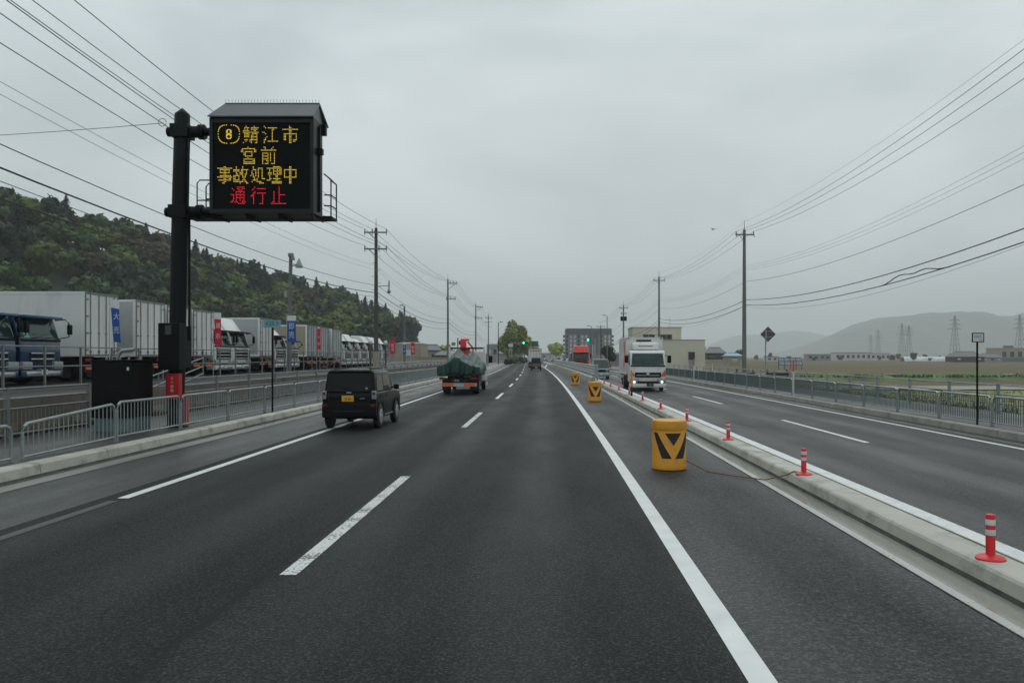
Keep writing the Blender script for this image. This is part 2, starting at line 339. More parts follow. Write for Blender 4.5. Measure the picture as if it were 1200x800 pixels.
# fields: brown stubble with green strips, in world metres
def field_material():
    m = bpy.data.materials.new('field_soil'); m.use_nodes = True
    nt = m.node_tree; b = nt.nodes['Principled BSDF']; N = nt.nodes.new; L = nt.links.new
    g = N('ShaderNodeNewGeometry')
    def noise(s, st, det=6):
        mp_ = N('ShaderNodeMapping'); mp_.inputs['Scale'].default_value = st; L(g.outputs['Position'], mp_.inputs['Vector'])
        n = N('ShaderNodeTexNoise'); n.inputs['Scale'].default_value = s; n.inputs['Detail'].default_value = det; L(mp_.outputs['Vector'], n.inputs['Vector']); return n.outputs['Fac']
    r = N('ShaderNodeValToRGB'); L(noise(0.02, (0.35, 1.0, 1)), r.inputs['Fac'])
    e = r.color_ramp.elements; e[0].position = 0.36; e[0].color = (0.108, 0.088, 0.044, 1); e[1].position = 0.62; e[1].color = (0.135, 0.105, 0.058, 1)
    x = e.new(0.70); x.color = (0.085, 0.105, 0.032, 1)
    r2 = N('ShaderNodeMapRange'); r2.inputs['From Min'].default_value = 0.3; r2.inputs['From Max'].default_value = 0.7; r2.inputs['To Min'].default_value = 0.7; r2.inputs['To Max'].default_value = 1.25
    L(noise(0.6, (0.3, 1, 1)), r2.inputs['Value'])
    v = N('ShaderNodeVectorMath'); v.operation = 'SCALE'; L(r.outputs['Color'], v.inputs[0]); L(r2.outputs['Result'], v.inputs['Scale'])
    L(v.outputs['Vector'], b.inputs['Base Color']); b.inputs['Roughness'].default_value = 0.9; b.inputs['Specular IOR Level'].default_value = 0.2
    MATS['field_soil'] = m
field_material()

# ------------------------------------------------------------------ geometry helpers
class MB:
    """collects faces and links them as ONE mesh object"""
    def __init__(s): s.v = []; s.f = []; s.mi = []; s.mats = []; s.uv = None
    def mset(s, m):
        if m not in s.mats: s.mats.append(m)
        return s.mats.index(m)
    def add(s, vs, fs, m=None):
        o = len(s.v); s.v += [tuple(v) for v in vs]
        k = s.mset(m) if m else 0
        for f in fs: s.f.append(tuple(i + o for i in f)); s.mi.append(k)
        return s
    def box(s, x0, x1, y0, y1, z0, z1, m=None):
        vs = [(x, y, z) for z in (z0, z1) for y in (y0, y1) for x in (x0, x1)]
        return s.add(vs, [(0, 2, 3, 1), (4, 5, 7, 6), (0, 1, 5, 4), (2, 6, 7, 3), (0, 4, 6, 2), (1, 3, 7, 5)], m)
    def hexa(s, p, m=None):      # eight corners, in box order
        return s.add(p, [(0, 2, 3, 1), (4, 5, 7, 6), (0, 1, 5, 4), (2, 6, 7, 3), (0, 4, 6, 2), (1, 3, 7, 5)], m)
    def bev(s, x0, x1, y0, y1, z0, z1, b=0.03, seg=2, top=None, m=None):
        """bevelled box; top=(x0,x1,y0,y1) tapers it"""
        bm = bmesh.new()
        t = top or (x0, x1, y0, y1)
        vs = [bm.verts.new(v) for v in ((x0, y0, z0), (x1, y0, z0), (x1, y1, z0), (x0, y1, z0), (t[0], t[2], z1), (t[1], t[2], z1), (t[1], t[3], z1), (t[0], t[3], z1))]
        for f in ((3, 2, 1, 0), (4, 5, 6, 7), (0, 1, 5, 4), (1, 2, 6, 5), (2, 3, 7, 6), (3, 0, 4, 7)): bm.faces.new([vs[i] for i in f])
        bmesh.ops.bevel(bm, geom=list(bm.edges), offset=b, segments=seg, affect='EDGES', profile=0.6)
        s.bm(bm, m); return s
    def bm(s, bm, m=None):
        bm.verts.index_update()
        s.add([v.co[:] for v in bm.verts], [[v.index for v in f.verts] for f in bm.faces], m); bm.free()
        return s
    def prism(s, poly, axis, a0, a1, m=None, b=0.0, seg=2):
        """polygon in the other two axes, extruded along axis 'x' or 'y' (optionally bevelled)"""
        bm = bmesh.new()
        def P(u, w, a): return (a, u, w) if axis == 'x' else (u, a, w) if axis == 'y' else (u, w, a)
        v0 = [bm.verts.new(P(u, w, a0)) for u, w in poly]; v1 = [bm.verts.new(P(u, w, a1)) for u, w in poly]
        n = len(poly)
        bm.faces.new(v0[::-1]); bm.faces.new(v1)
        for i in range(n): bm.faces.new((v0[i], v0[(i + 1) % n], v1[(i + 1) % n], v1[i]))
        bmesh.ops.recalc_face_normals(bm, faces=bm.faces)
        if b: bmesh.ops.bevel(bm, geom=list(bm.edges), offset=b, segments=seg, affect='EDGES', profile=0.6)
        return s.bm(bm, m)
    def tube(s, pts, r, n=8, r2=None, caps=True, m=None):
        pts = [Vector(p) for p in pts]; k = len(pts); vs = []; fs = []
        for i, p in enumerate(pts):
            t = (pts[min(i + 1, k - 1)] - pts[max(i - 1, 0)]).normalized()
            a = t.cross(Vector((0, 0, 1)) if abs(t.z) < 0.95 else Vector((0, 1, 0))).normalized(); b = t.cross(a)
            rr = r if r2 is None else r + (r2 - r) * i / (k - 1)
            for j in range(n):
                th = 2 * math.pi * j / n
                vs.append(p + a * math.cos(th) * rr + b * math.sin(th) * rr)
        for i in range(k - 1):
            for j in range(n): fs.append((i * n + j, i * n + (j + 1) % n, (i + 1) * n + (j + 1) % n, (i + 1) * n + j))
        if caps: fs.append(tuple(range(n))[::-1]); fs.append(tuple((k - 1) * n + j for j in range(n)))
        return s.add(vs, fs, m)
    def lathe(s, prof, n=16, c=(0, 0, 0), axis='z', m=None):
        vs = []; fs = []; k = len(prof)
        for r, h in prof:
            for j in range(n):
                a = 2 * math.pi * j / n; u, w = r * math.cos(a), r * math.sin(a)
                q = (u, w, h) if axis == 'z' else (h, u, w) if axis == 'x' else (w, h, u)
                vs.append((c[0] + q[0], c[1] + q[1], c[2] + q[2]))
        for i in range(k - 1):
            for j in range(n): fs.append((i * n + j, i * n + (j + 1) % n, (i + 1) * n + (j + 1) % n, (i + 1) * n + j))
        fs.append(tuple(range(n))[::-1]); fs.append(tuple((k - 1) * n + j for j in range(n)))
        return s.add(vs, fs, m)
    def quad(s, a, b, c, d, m=None): return s.add([a, b, c, d], [(0, 1, 2, 3)], m)
    def shear(s, fn): s.v = [fn(v) for v in s.v]; return s
    def build(s, name, m=None, parent=None, smooth=None, loc=None):
        me = bpy.data.meshes.new(name)
        me.from_pydata(s.v, [], s.f)
        if s.mats:
            for x in s.mats: me.materials.append(M[x])
            if len(s.mats) > 1: me.polygons.foreach_set('material_index', s.mi)
        elif m: me.materials.append(M[m])
        if smooth:
            me.shade_smooth(); me.set_sharp_from_angle(angle=R(smooth))
        me.update()
        o = bpy.data.objects.new(name, me); COL.objects.link(o)
        if parent: o.parent = parent
        if loc: o.location = loc
        return o

def tag(o, label=None, cat=None, group=None, kind=None):
    if label: o['label'] = label
    if cat: o['category'] = cat
    if group: o['group'] = group
    if kind: o['kind'] = kind
    return o
def thing(name, label, cat, loc=(0, 0, 0), rz=0.0, group=None):
    o = bpy.data.objects.new(name, None); COL.objects.link(o)
    o.empty_display_size = 0.2
    o.location = loc; o.rotation_euler = (0, 0, rz)
    return tag(o, label, cat, group)
KIDS = {}
def copy_tree(o, parent=None):
    c = o.copy(); COL.objects.link(c)
    if parent: c.parent = parent
    for ch in [x for x in bpy.data.objects if x.parent == o]: copy_tree(ch, c)
    return c
def dup(o, loc, rz=None, label=None, group=None):
    c = copy_tree(o); c.location = loc
    if rz is not None: c.rotation_euler = (0, 0, rz)
    return tag(c, label, None, group)

def text_mesh(body, size, align='CENTER'):
    cu = bpy.data.curves.new('lettering', 'FONT'); cu.body = body; cu.size = size; cu.align_x = align; cu.align_y = 'CENTER'
    cu.resolution_u = 3
    ob = bpy.data.objects.new('lettering', cu); COL.objects.link(ob)
    bpy.context.view_layer.update()
    me = bpy.data.meshes.new_from_object(ob.evaluated_get(bpy.context.evaluated_depsgraph_get()))
    bpy.data.objects.remove(ob); bpy.data.curves.remove(cu)
    return me
def text(name, body, size, m, parent, loc, rot=(R(90), 0, 0), sx=1.0):
    me = text_mesh(body, size); me.name = name
    me.materials.clear(); me.materials.append(M[m])
    o = bpy.data.objects.new(name, me); COL.objects.link(o); o.parent = parent; o.location = loc; o.rotation_euler = rot; o.scale = (sx, 1, 1)
    return o

# ------------------------------------------------------------------ the lie of the road
F_, HY, VX, CH = 920.0, 418.0, 645.0, 2.0
def bend(y):
    """sideways shift of the road, which swings gently left ahead"""
    if y <= 0: return 0.0
    if y < 120: return -1.2e-4 * y * y
    if y < 250: return -1.728 - 0.0288 * (y - 120)
    t = y - 250
    return -5.472 - 0.0288 * t + 6.5e-5 * t * t if t < 450 else -5.472 - 0.0288 * 450 + 6.5e-5 * 450 * 450 + 0.0297 * (t - 450)
def heading(y): return math.atan2(bend(y + 1) - bend(y - 1), 2)
def rp(x, y, z=0.0): return (x + bend(y), y, z)
YS = [-14 + 2 * i for i in range(12)] + [10 + 5 * i for i in range(58)] + [300 + 25 * i for i in range(25)]
def ysamp(y0, y1): return [y0] + [y for y in YS if y0 + 0.3 < y < y1 - 0.3] + [y1]
def strip(name, prof, y0, y1, m, kind='structure'):
    """ribbon along the road: prof is a list of (x, z) across it, UV in metres"""
    ys = ysamp(y0, y1); k = len(prof); vs = []; uvs = []; fs = []
    s = [0.0]
    for i in range(1, k): s.append(s[-1] + math.hypot(prof[i][0] - prof[i - 1][0], prof[i][1] - prof[i - 1][1]))
    for y in ys:
        for i, (x, z) in enumerate(prof): vs.append(rp(x, y, z)); uvs.append((prof[0][0] + s[i], y))
    for a in range(len(ys) - 1):
        for i in range(k - 1): fs.append((a * k + i, a * k + i + 1, (a + 1) * k + i + 1, (a + 1) * k + i))
    me = bpy.data.meshes.new(name); me.from_pydata(vs, [], fs)
    ul = me.uv_layers.new(name='UVMap')
    for lp in me.loops: ul.data[lp.index].uv = uvs[lp.vertex_index]
    me.materials.append(M[m])
    o = bpy.data.objects.new(name, me); COL.objects.link(o)
    if kind: o['kind'] = kind
    return o

# ------------------------------------------------------------------ ground and road
g = MB(); E_ = 9000
g.quad((-E_, -60, -0.7), (E_, -60, -0.7), (E_, E_, -0.7), (-E_, E_, -0.7)); g.build('ground', 'field_soil')['kind'] = 'structure'
strip('road', [(-8.5, 0), (-6.35, 0)], -14, 900, 'asphalt_shoulder').name = 'road_shoulder'
strip('road', [(-6.35, 0), (1.25, 0)], -14, 900, 'asphalt_main')
strip('road', [(1.25, 0), (3.76, 0)], -14, 900, 'asphalt_pocket')
strip('road', [(4.39, 0), (10.95, 0)], -14, 900, 'asphalt_far_side')
strip('gutter', [(-8.5, 0.022), (-8.05, 0.006)], -14, 300, 'gutter_concrete')
strip('gutter', [(3.36, 0.006), (3.765, 0.010)], -14, 59, 'gutter_wet')
strip('edge_line', [(3.365, 0.0102), (3.46, 0.0108)], -14, 59, 'gutter_paint')
strip('gutter', [(10.62, 0.006), (10.96, 0.02)], -14, 300, 'gutter_concrete')
# painted lines, 4 mm above the asphalt
strip('edge_line', [(-6.11, 0.004), (-5.95, 0.004)], 11.1, 320, 'line_paint')
strip('edge_line', [(-6.12, 0.004), (-5.98, 0.004)], -14, 10.9, 'ghost_paint')
for k in range(-1, 20):
    y0 = 7.2 + 15.1 * k
    strip('lane_dash', [(-2.48, 0.004), (-2.32, 0.004)], y0, y0 + 5.95, 'worn_paint' if k < 2 else 'line_paint')
strip('edge_line', [(1.22, 0.004), (1.40, 0.004)], -14, 320, 'line_paint')
for k in range(-2, 16):
    y0 = 19.3 + 15.0 * k - 1
    strip('lane_dash', [(7.36, 0.004), (7.50, 0.004)], y0, y0 + 6.6, 'line_paint')
strip('edge_line', [(10.17, 0.008), (10.33, 0.008)], -14, 300, 'line_paint')
for yc, w in ((196, 0.45), (207, 0.45)):                      # stop line and crossing at the far junction
    strip('stop_line', [(-5.9, 0.005), (1.2, 0.005)], yc, yc + w, 'line_paint')
q = MB(); q.quad(rp(1.3, 145, .005), rp(1.55, 145, .005), rp(3.5, 205, .005), rp(3.25, 205, .005)); q.build('turn_line', 'line_paint')['kind'] = 'structure'
# kerbs
strip('kerb', [(-8.47, 0.0), (-8.505, 0.205), (-8.54, 0.235), (-8.76, 0.24), (-8.76, 0.20)], -14, 300, 'kerb_concrete')
strip('sidewalk', [(-8.76, 0.215), (-12.0, 0.235)], -14, 300, 'asphalt_walk')
strip('kerb', [(10.93, 0.0), (10.96, 0.20), (10.99, 0.225), (11.16, 0.23), (11.16, 0.2)], -14, 300, 'kerb_old')
strip('sidewalk', [(11.16, 0.215), (14.7, 0.215), (14.78, 0.2), (16.6, -0.75)], -14, 300, 'asphalt_walk')
# joints between the kerb stones
for pf in ([(-8.468, 0.0), (-8.503, .206), (-8.54, .237), (-8.76, .242)], [(10.928, 0.0), (10.958, .2), (10.99, .227), (11.16, .232)]):
    q = MB()
    for i in range(30):
        y = 3 + 2.02 * i; h_ = .0045 + y * .00012
        for (xa, za), (xb, zb) in zip(pf, pf[1:]): q.quad(rp(xa, y - h_, za), rp(xb, y - h_, zb), rp(xb, y + h_, zb), rp(xa, y + h_, za))
    q.build('kerb_joint', 'kerb_dirt_shade')['kind'] = 'structure'
# low median kerb with its white painted far half and the dirt line at its foot
strip('median_kerb', [(3.75, 0.0), (3.772, 0.165), (3.79, 0.19), (3.82, 0.2), (4.115, 0.2), (4.115, 0.1), (4.14, 0.1), (4.14, 0.203), (4.37, 0.203), (4.385, 0.19), (4.39, 0.0)], -14, 300, 'kerb_concrete')
strip('median_stripe', [(4.145, 0.207), (4.365, 0.207)], -14, 300, 'kerb_white')
strip('kerb_foot', [(-8.462, 0.06), (-8.455, 0.026), (-8.37, 0.024)], -14, 120, 'kerb_dirt_shade')  # kerb foot strips, left and right: dirt and shadow painted as a dark line
strip('kerb_foot', [(10.915, 0.05), (10.905, 0.024), (10.85, 0.022)], -14, 120, 'kerb_dirt_shade')
strip('median_foot', [(3.742, 0.0), (3.756, 0.055)], -14, 59, 'kerb_dirt_shade')
# yard on the left, a metre above the road
strip('yard', [(-12.28, 1.02), (-17, 1.04), (-75, 1.3)], -14, 135, 'yard_asphalt')
strip('side_lot', [(-12.0, 0.23), (-14, 0.25), (-75, 0.3)], 135.2, 420, 'yard_asphalt')
# fields on the right
def sheet(name, x0, x1, y0, y1, z, m):
    q = MB(); q.quad((x0, y0, z), (x1, y0, z), (x1, y1, z), (x0, y1, z)); o = q.build(name, m); o['kind'] = 'structure'; return o
sheet('meadow', 17, 130, 24, 62, -0.66, 'meadow')
sheet('farm_track', 15, 260, 63, 71, -0.62, 'farm_track')
sheet('farm_track', 20, 400, 116, 121, -0.62, 'farm_track')
# grassy bank running across the field
q = MB(); n = 90; prof = [(-5, -0.72), (-2.5, -0.2), (0, 0.0), (2.6, -0.15), (6, -0.72)]
for i in range(n + 1):
    x = 22 + i * 2.6
    for j, (dy, z) in enumerate(prof):
        q.v.append((x, 92 + dy + 0.05 * x + 1.3 * math.sin(x * 0.11), z + (0.25 * math.sin(x * 0.37 + j) + 0.2 * math.sin(x * 0.9)) * (j in (1, 2, 3))))
for i in range(n):
    for j in range(4): a = i * 5 + j; q.f.append((a, a + 5, a + 6, a + 1)); q.mi.append(0)
q.build('grass_bank', 'bank_green', smooth=60)['kind'] = 'structure'
def tufts(name, spots, h0, h1, m, n=5, spread=0.25, w=0.05):
    q = MB()
    for x, y, z in spots:
        for k in range(n):
            a = random.uniform(0, 6.28); r = random.uniform(0, spread); h = random.uniform(h0, h1)
            px, py = x + r * math.cos(a), y + r * math.sin(a); b = random.uniform(0, 6.28); ww = w * random.uniform(0.6, 1.4)
            lx, ly = 0.4 * h * math.cos(a), 0.4 * h * math.sin(a)
            q.add([(px - ww * math.cos(b), py - ww * math.sin(b), z), (px + ww * math.cos(b), py + ww * math.sin(b), z), (px + lx, py + ly, z + h)], [(0, 1, 2)])
    o = q.build(name, m); o['kind'] = 'stuff'; return o
tag(tufts('meadow_grass', [(17 + 75 * random.random() ** 1.3, random.uniform(25, 62), -0.66) for _ in range(2500)], 0.04, 0.15, 'grass_blade', 4, 0.4, 0.06), 'yellow green grass growing in the field beyond the right fence', 'grass')
tag(tufts('bank_weeds', [(x, 90 + 0.05 * x + 1.3 * math.sin(x * .11) + random.gauss(0, 2.2), -0.3) for x in [random.uniform(22, 190) for _ in range(1300)]], 0.1, 0.4, 'bank_green', 4, 0.6, 0.12), 'green weeds growing along the bank across the field', 'weeds')
tag(tufts('verge_weeds', [(*rp(random.uniform(14.9, 16.4), random.uniform(12, 110))[:2], -0.2) for _ in range(1500)], 0.2, 0.6, 'weed_dark', 4, 0.3, 0.05), 'weeds on the verge behind the grey two rail fence', 'weeds')
tag(tufts('wall_foot_weeds', [(-12.02 + random.uniform(0, 0.2), random.uniform(9, 45), 0.22) for _ in range(420)], 0.05, 0.2, 'weed_dark', 5, 0.12, 0.02), 'low weeds along the foot of the yard wall', 'weeds')

# ------------------------------------------------------------------ mountains far to the right, hill on the left
def ridge(name, pts, dist, depth, m, seed):
    """mountain range whose crest passes through (pixel x, pixel y) seen from the road at this distance"""
    r_ = np.random.default_rng(seed); xs = np.linspace(pts[0][0], pts[-1][0], 110)
    yy = np.interp(xs, [p[0] for p in pts], [p[1] for p in pts])
    q = MB(); rows = 14
    ph = r_.uniform(0, 6, 6)
    for i, (px, py) in enumerate(zip(xs, yy)):
        X = (px - VX) / F_ * dist; H = CH + (HY - py) / F_ * dist
        for j in range(rows):
            t = j / (rows - 1)
            spur = 0.16 * math.sin(px * 0.045 + ph[0] + 2 * t) + 0.10 * math.sin(px * 0.13 + ph[1]) + 0.05 * math.sin(px * 0.31 + ph[2] + 3 * t)
            h = H * (math.sin(t * math.pi / 2) ** 1.25) * (1 + spur * math.sin(t * math.pi))
            if t < 1: h += 2.5 * r_.standard_normal() * t
            q.v.append((X + 40 * spur * (1 - t), dist - depth * (1 - t), max(h, 0) - 1.5 if t == 0 else h))
        q.v.append((X, dist + depth, -1.5))
    k = rows + 1
    for i in range(len(xs) - 1):
        for j in range(k - 1): a = i * k + j; q.f.append((a, a + k, a + k + 1, a + 1)); q.mi.append(0)
    o = q.build(name, m, smooth=80); o['kind'] = 'structure'; return o
ridge('mountain', [(900, 419), (930, 413), (950, 403), (975, 392), (1000, 380), (1030, 372), (1065, 370), (1085, 367), (1105, 370), (1120, 373), (1150, 370), (1180, 372), (1200, 366), (1240, 362), (1290, 372), (1350, 368), (1420, 374), (1500, 386)], 3700, 900, 'mountain', 3)
ridge('mountain', [(790, 419), (820, 408), (845, 398), (870, 392), (890, 396), (905, 391), (930, 387), (960, 392), (1000, 396), (1060, 400), (1120, 412)], 6200, 1200, 'mountain', 5)
ridge('mountain', [(380, 419), (420, 410), (470, 404), (500, 403), (540, 408), (580, 411), (640, 413), (700, 416), (740, 419)], 6600, 900, 'mountain', 8)

RZ = [150, 190, 230, 290, 350, 420, 520, 640]                     # crest of the wooded hill: y, x, height
RX = [-215, -185, -163, -141, -132, -114, -90, -84]
RH = [58, 50, 38, 30.5, 29, 15.5, 0.0, 0.0]
def hill_h(x, y):
    X = np.interp(y, RZ, RX); H = np.interp(y, RZ, RH)
    t = np.clip(((X + 95) - x) / 95.0, 0, 1)
    return 1.2 + H * (t * t * (3 - 2 * t)) + 1.5 * np.sin(x * 0.05 + y * 0.033) * t
q = MB(); nx, ny = 40, 60
for j in range(ny):
    for i in range(nx):
        y = 40 + j * 11; x = -55 - i * 6.5
        q.v.append((x, y, float(hill_h(x, y)) if i else 0.2))
for j in range(ny - 1):
    for i in range(nx - 1):
        a = j * nx + i; q.f.append((a, a + nx, a + nx + 1, a + 1)); q.mi.append(0)
q.build('hill', 'hill_soil', smooth=80)['kind'] = 'structure'

# ------------------------------------------------------------------ trees
def leaf_cloud(lobes, n, size, rg, flat=0.35):
    """n leaf-clump quads scattered through the outer part of the lobes"""
    vs = []; fs = []
    w = np.array([a[3] * a[4] for a in lobes]); w = w / w.sum()
    for k in range(n):
        cx, cy, cz, rx, rz_ = lobes[rg.choice(len(lobes), p=w)]
        d = rg.normal(size=3); d /= np.linalg.norm(d); rr = rg.uniform(0.62, 1.04) ** 0.7
        p = np.array([cx + d[0] * rx * rr, cy + d[1] * rx * rr, cz + d[2] * rz_ * rr])
        nrm = d * 0.7 + rg.normal(size=3) * 0.55 + np.array([0, 0, flat]); nrm /= np.linalg.norm(nrm)
        a = np.cross(nrm, rg.normal(size=3)); a /= np.linalg.norm(a); b = np.cross(nrm, a)
        s = size * rg.uniform(0.6, 1.35)
        o = len(vs)
        vs += [p - a * s - b * s * .6, p + a * s * .9 - b * s * .5, p + a * s + b * s * .7, p - a * s * .7 + b * s]
        fs.append((o, o + 1, o + 2, o + 3))
    return [tuple(map(float, v)) for v in vs], fs
def core(lobes, q, rg, k=0.80):
    for cx, cy, cz, rx, rz_ in lobes:
        bm = bmesh.new(); bmesh.ops.create_icosphere(bm, subdivisions=2, radius=1.0)
        for v in bm.verts:
            s = k * rg.uniform(0.8, 1.12); v.co = (cx + v.co.x * rx * s, cy + v.co.y * rx * s, cz + v.co.z * rz_ * s)
        q.bm(bm)
def make_crown(kind, h, r, n, size, seed, name='crown'):
    rg = np.random.default_rng(seed); q = MB()
    if kind == 'broad':
        lobes = [(0, 0, h * 0.62, r * 0.72, h * 0.30)]
        for i in range(7):
            a = i * 0.9 + rg.uniform(0, .5); rr = r * rg.uniform(.35, .62)
            lobes.append((rr * math.cos(a), rr * math.sin(a), h * rg.uniform(.42, .80), r * rg.uniform(.32, .5), h * rg.uniform(.12, .2)))
        core(lobes, q, rg); vs, fs = leaf_cloud(lobes, n, size, rg); q.add(vs, fs)
    else:
        rows = 11
        q.lathe([(r * .55, h * .12), (r * .4, h * .45), (r * .15, h * .8), (0.02, h * .97)], 9)
        vs = []; fs = []
        for k in range(n):
            t = rg.uniform(0.0, 1.0) ** 1.25; a = rg.uniform(0, 6.283); z = h * (0.10 + 0.9 * t)
            rad = r * (1 - t) ** 0.85 * rg.uniform(0.7, 1.12) + 0.05; s = size * (0.55 + 0.75 * (1 - t))
            c, sn = math.cos(a), math.sin(a); p = np.array([c * rad, sn * rad, z])
            out = np.array([c, sn, -0.55]); side = np.array([-sn, c, rg.uniform(-.3, .3)])
            o = len(vs); vs += [p - out * s - side * s * .3, p - out * s * .2 - side * s * .7, p + out * s, p - out * s * .2 + side * s * .7]
            fs.append((o, o + 1, o + 2, o + 3))
        q.add([tuple(map(float, v)) for v in vs], fs)
    return q
def trunk_mb(h, r, seed):
    rg = random.Random(seed); q = MB()
    q.tube([(0, 0, -0.6), (0.03 * h * rg.uniform(-1, 1), 0.02 * h, h * .25), (0.03 * h * rg.uniform(-1, 1), 0, h * .6)], r, 7, r * .4)
    for i in range(4):
        a = i * 1.6 + rg.uniform(0, .6)
        q.tube([(0, 0, h * .27), (math.cos(a) * h * .12, math.sin(a) * h * .12, h * .43), (math.cos(a) * h * .2, math.sin(a) * h * .2, h * .6)], r * .45, 5, r * .15)
    return q
HILLG = 'trees on the wooded hill'
KINDS = [('broad', 'leaf_yellow', 'yellow green broadleaf tree in fresh spring leaf on the wooded hill', 'broadleaf_tree', 'yellow green trees on the wooded hill'),
         ('broad', 'leaf_mid', 'mid green broadleaf tree on the wooded hill', 'broadleaf_tree', 'mid green trees on the wooded hill'),
         ('broad', 'leaf_dark', 'dark green round evergreen tree on the wooded hill', 'evergreen_tree', 'dark round trees on the wooded hill'),
         ('broad', 'leaf_rust', 'dull rusty brown broadleaf tree on the wooded hill', 'broadleaf_tree', 'rusty trees on the wooded hill'),
         ('cone', 'needle', 'dark pointed conifer on the wooded hill', 'conifer_tree', 'dark conifers on the wooded hill')]
PROTO = []
for ki, (kd, lm, lb, nm, gp) in enumerate(KINDS):
    row = []
    for v in range(2):
        h, r = (10.5, 5.0) if kd == 'broad' else (13.0, 3.1)
        cm = make_crown(kd, h, r, 520 if kd == 'broad' else 430, 0.55 if kd == 'broad' else 0.75, 10 * ki + v)
        row.append((cm, lm))
    PROTO.append(row)
cand = []
rg = np.random.default_rng(11)
for k in range(9000):
    y = rg.uniform(70, 505); X = np.interp(y, RZ, RX); x = rg.uniform(X - 14, X + 112)
    if x > -42 or y > 500: continue
    px = VX + F_ * x / y
    if px < -330 or px > 484 or (px > 440 and y < 330): continue
    cand.append((x, y))
spots = []; cell = {}
for x, y in cand:
    if all((x - a) ** 2 + (y - b) ** 2 > 30 for i in (-1, 0, 1) for j in (-1, 0, 1) for a, b in cell.get((int(x // 8) + i, int(y // 8) + j), ())):
        cell.setdefault((int(x // 8), int(y // 8)), []).append((x, y)); spots.append((x, y))
def pick(x, y):
    X = np.interp(y, RZ, RX); t = (X + 84 - x) / 84
    if y > 330 or (y > 270 and t > .5): w = [.08, .10, .16, .02, .64]
    elif t > .82: w = [.05, .19, .70, .03, .03]
    else: w = [.33, .32, .22, .05, .08]
    return int(rg.choice(5, p=w))
info = []
for x, y in spots:
    k = pick(x, y); s = rg.uniform(.72, 1.25) if k != 4 else rg.uniform(.62, 1.05)
    if y > 440: s *= max(.5, 1 - (y - 440) / 160)
    info.append((x, y, float(hill_h(x, y)), k, int(rg.integers(2)), float(s), float(rg.uniform(0, 6.28))))
# how much of each tree the road can see: nearer, higher up the slope and in front shows most
def shown(t):
    x, y, z, k, v, s, a = t
    X = np.interp(y, RZ, RX); tt = (X + 84 - x) / 84
    if VX + F_ * x / y < -25: return 0.0
    return s / math.hypot(x, y) * (0.35 + 0.9 * min(1, max(0, tt)) if tt < 1.02 else 0.3)
info.sort(key=shown, reverse=True)
ME = {}
for ki, row in enumerate(PROTO):
    for v, (cm, lm) in enumerate(row):
        c = cm.build('crown', lm); t = trunk_mb(10.5 if ki < 4 else 11, 0.22, ki * 3 + v).build('trunk', 'bark'); ME[(ki, v)] = (c.data, t.data)
        bpy.data.objects.remove(c); bpy.data.objects.remove(t)
count = 0
for x, y, z, k, v, s, a in info[:290]:
    kd, lm, lb, nm, gp = KINDS[k]
    o = thing(nm, lb, 'tree', (x, y, z), a, gp); o.scale = (s, s, s * (1 if k != 4 else 1.05))
    for nm2, me in (('crown', ME[(k, v)][0]), ('trunk', ME[(k, v)][1])):
        c = bpy.data.objects.new(nm2, me); COL.objects.link(c); c.parent = o
# the rest of the wood as one mass
big = {i: [] for i in range(5)}
for t in info[290:]: big[t[3]].append(t)
vs_all = []; fs_all = []; mi_all = []; off = 0
for k, lst in big.items():
    for x, y, z, kk, v, s, a in lst:
        me = ME[(k, v)][0]; nv = len(me.vertices); co = np.empty(nv * 3, np.float32); me.vertices.foreach_get('co', co); co = co.reshape(-1, 3)
        ca, sa = math.cos(a), math.sin(a); rot = np.array([[ca, -sa, 0], [sa, ca, 0], [0, 0, 1]])
        vs_all.append(co @ rot.T * s + np.array([x, y, z]))
        for p in me.polygons: fs_all.append([i + off for i in p.vertices]); mi_all.append(k)
        off += nv
me = bpy.data.meshes.new('woodland'); me.from_pydata(np.concatenate(vs_all).tolist(), [], fs_all)
for kd in KINDS: me.materials.append(M[kd[1]])
me.polygons.foreach_set('material_index', mi_all); me.update()
o = bpy.data.objects.new('woodland', me); COL.objects.link(o); tag(o, 'mixed woodland filling in between the single trees of the hill', 'woodland', None, 'stuff')
print('trees', len(info))

def tree(name, label, loc, h, r, lm, n=900, size=0.4, seed=1, group=None, kind='broad', rz=0.0, cat='tree'):
    o = thing(name, label, cat, loc, rz, group)
    make_crown(kind, h, r, n, size, seed).build('crown', lm, o)
    trunk_mb(h, 0.02 * h, seed).build('trunk', 'bark', o, smooth=50)
    return o

# ------------------------------------------------------------------ walls and fences
wl = thing('retaining_wall', 'low stained concrete retaining wall below the truck yard', 'wall')
q = MB()
ys = ysamp(-14, 134.9)
for i in range(len(ys) - 1):
    (xa, ya, _), (xb, yb, _) = rp(-12.0, ys[i]), rp(-12.0, ys[i + 1])
    q.hexa([(xa - .26, ya, .5), (xa - .02, ya, .5), (xb - .26, yb, .5), (xb - .02, yb, .5), (xa - .26, ya, 1.08), (xa - .05, ya, 1.08), (xb - .26, yb, 1.08), (xb - .05, yb, 1.08)])
q.build('upper_wall', 'wall_concrete', wl)
q = MB()
y = -10.0; k = 0
while y < 90:                                             # two courses of squared stones at its foot
    for c in range(2):
        y0 = y + (0.3 if c else 0); w = 0.59
        xa, xb = -12.0 + bend(y0), -12.0 + bend(y0 + w)
        j = random.uniform(-.012, .012)
        z0 = 0.14 + 0.19 * c
        q.hexa([(xa - .2, y0, z0), (xa + .05 + j, y0, z0), (xb - .2, y0 + w, z0), (xb + .05 + j, y0 + w, z0), (xa - .2, y0, z0 + .18), (xa + .04 + j, y0, z0 + .18), (xb - .2, y0 + w, z0 + .18), (xb + .04 + j, y0 + w, z0 + .18)])
    y += 0.6
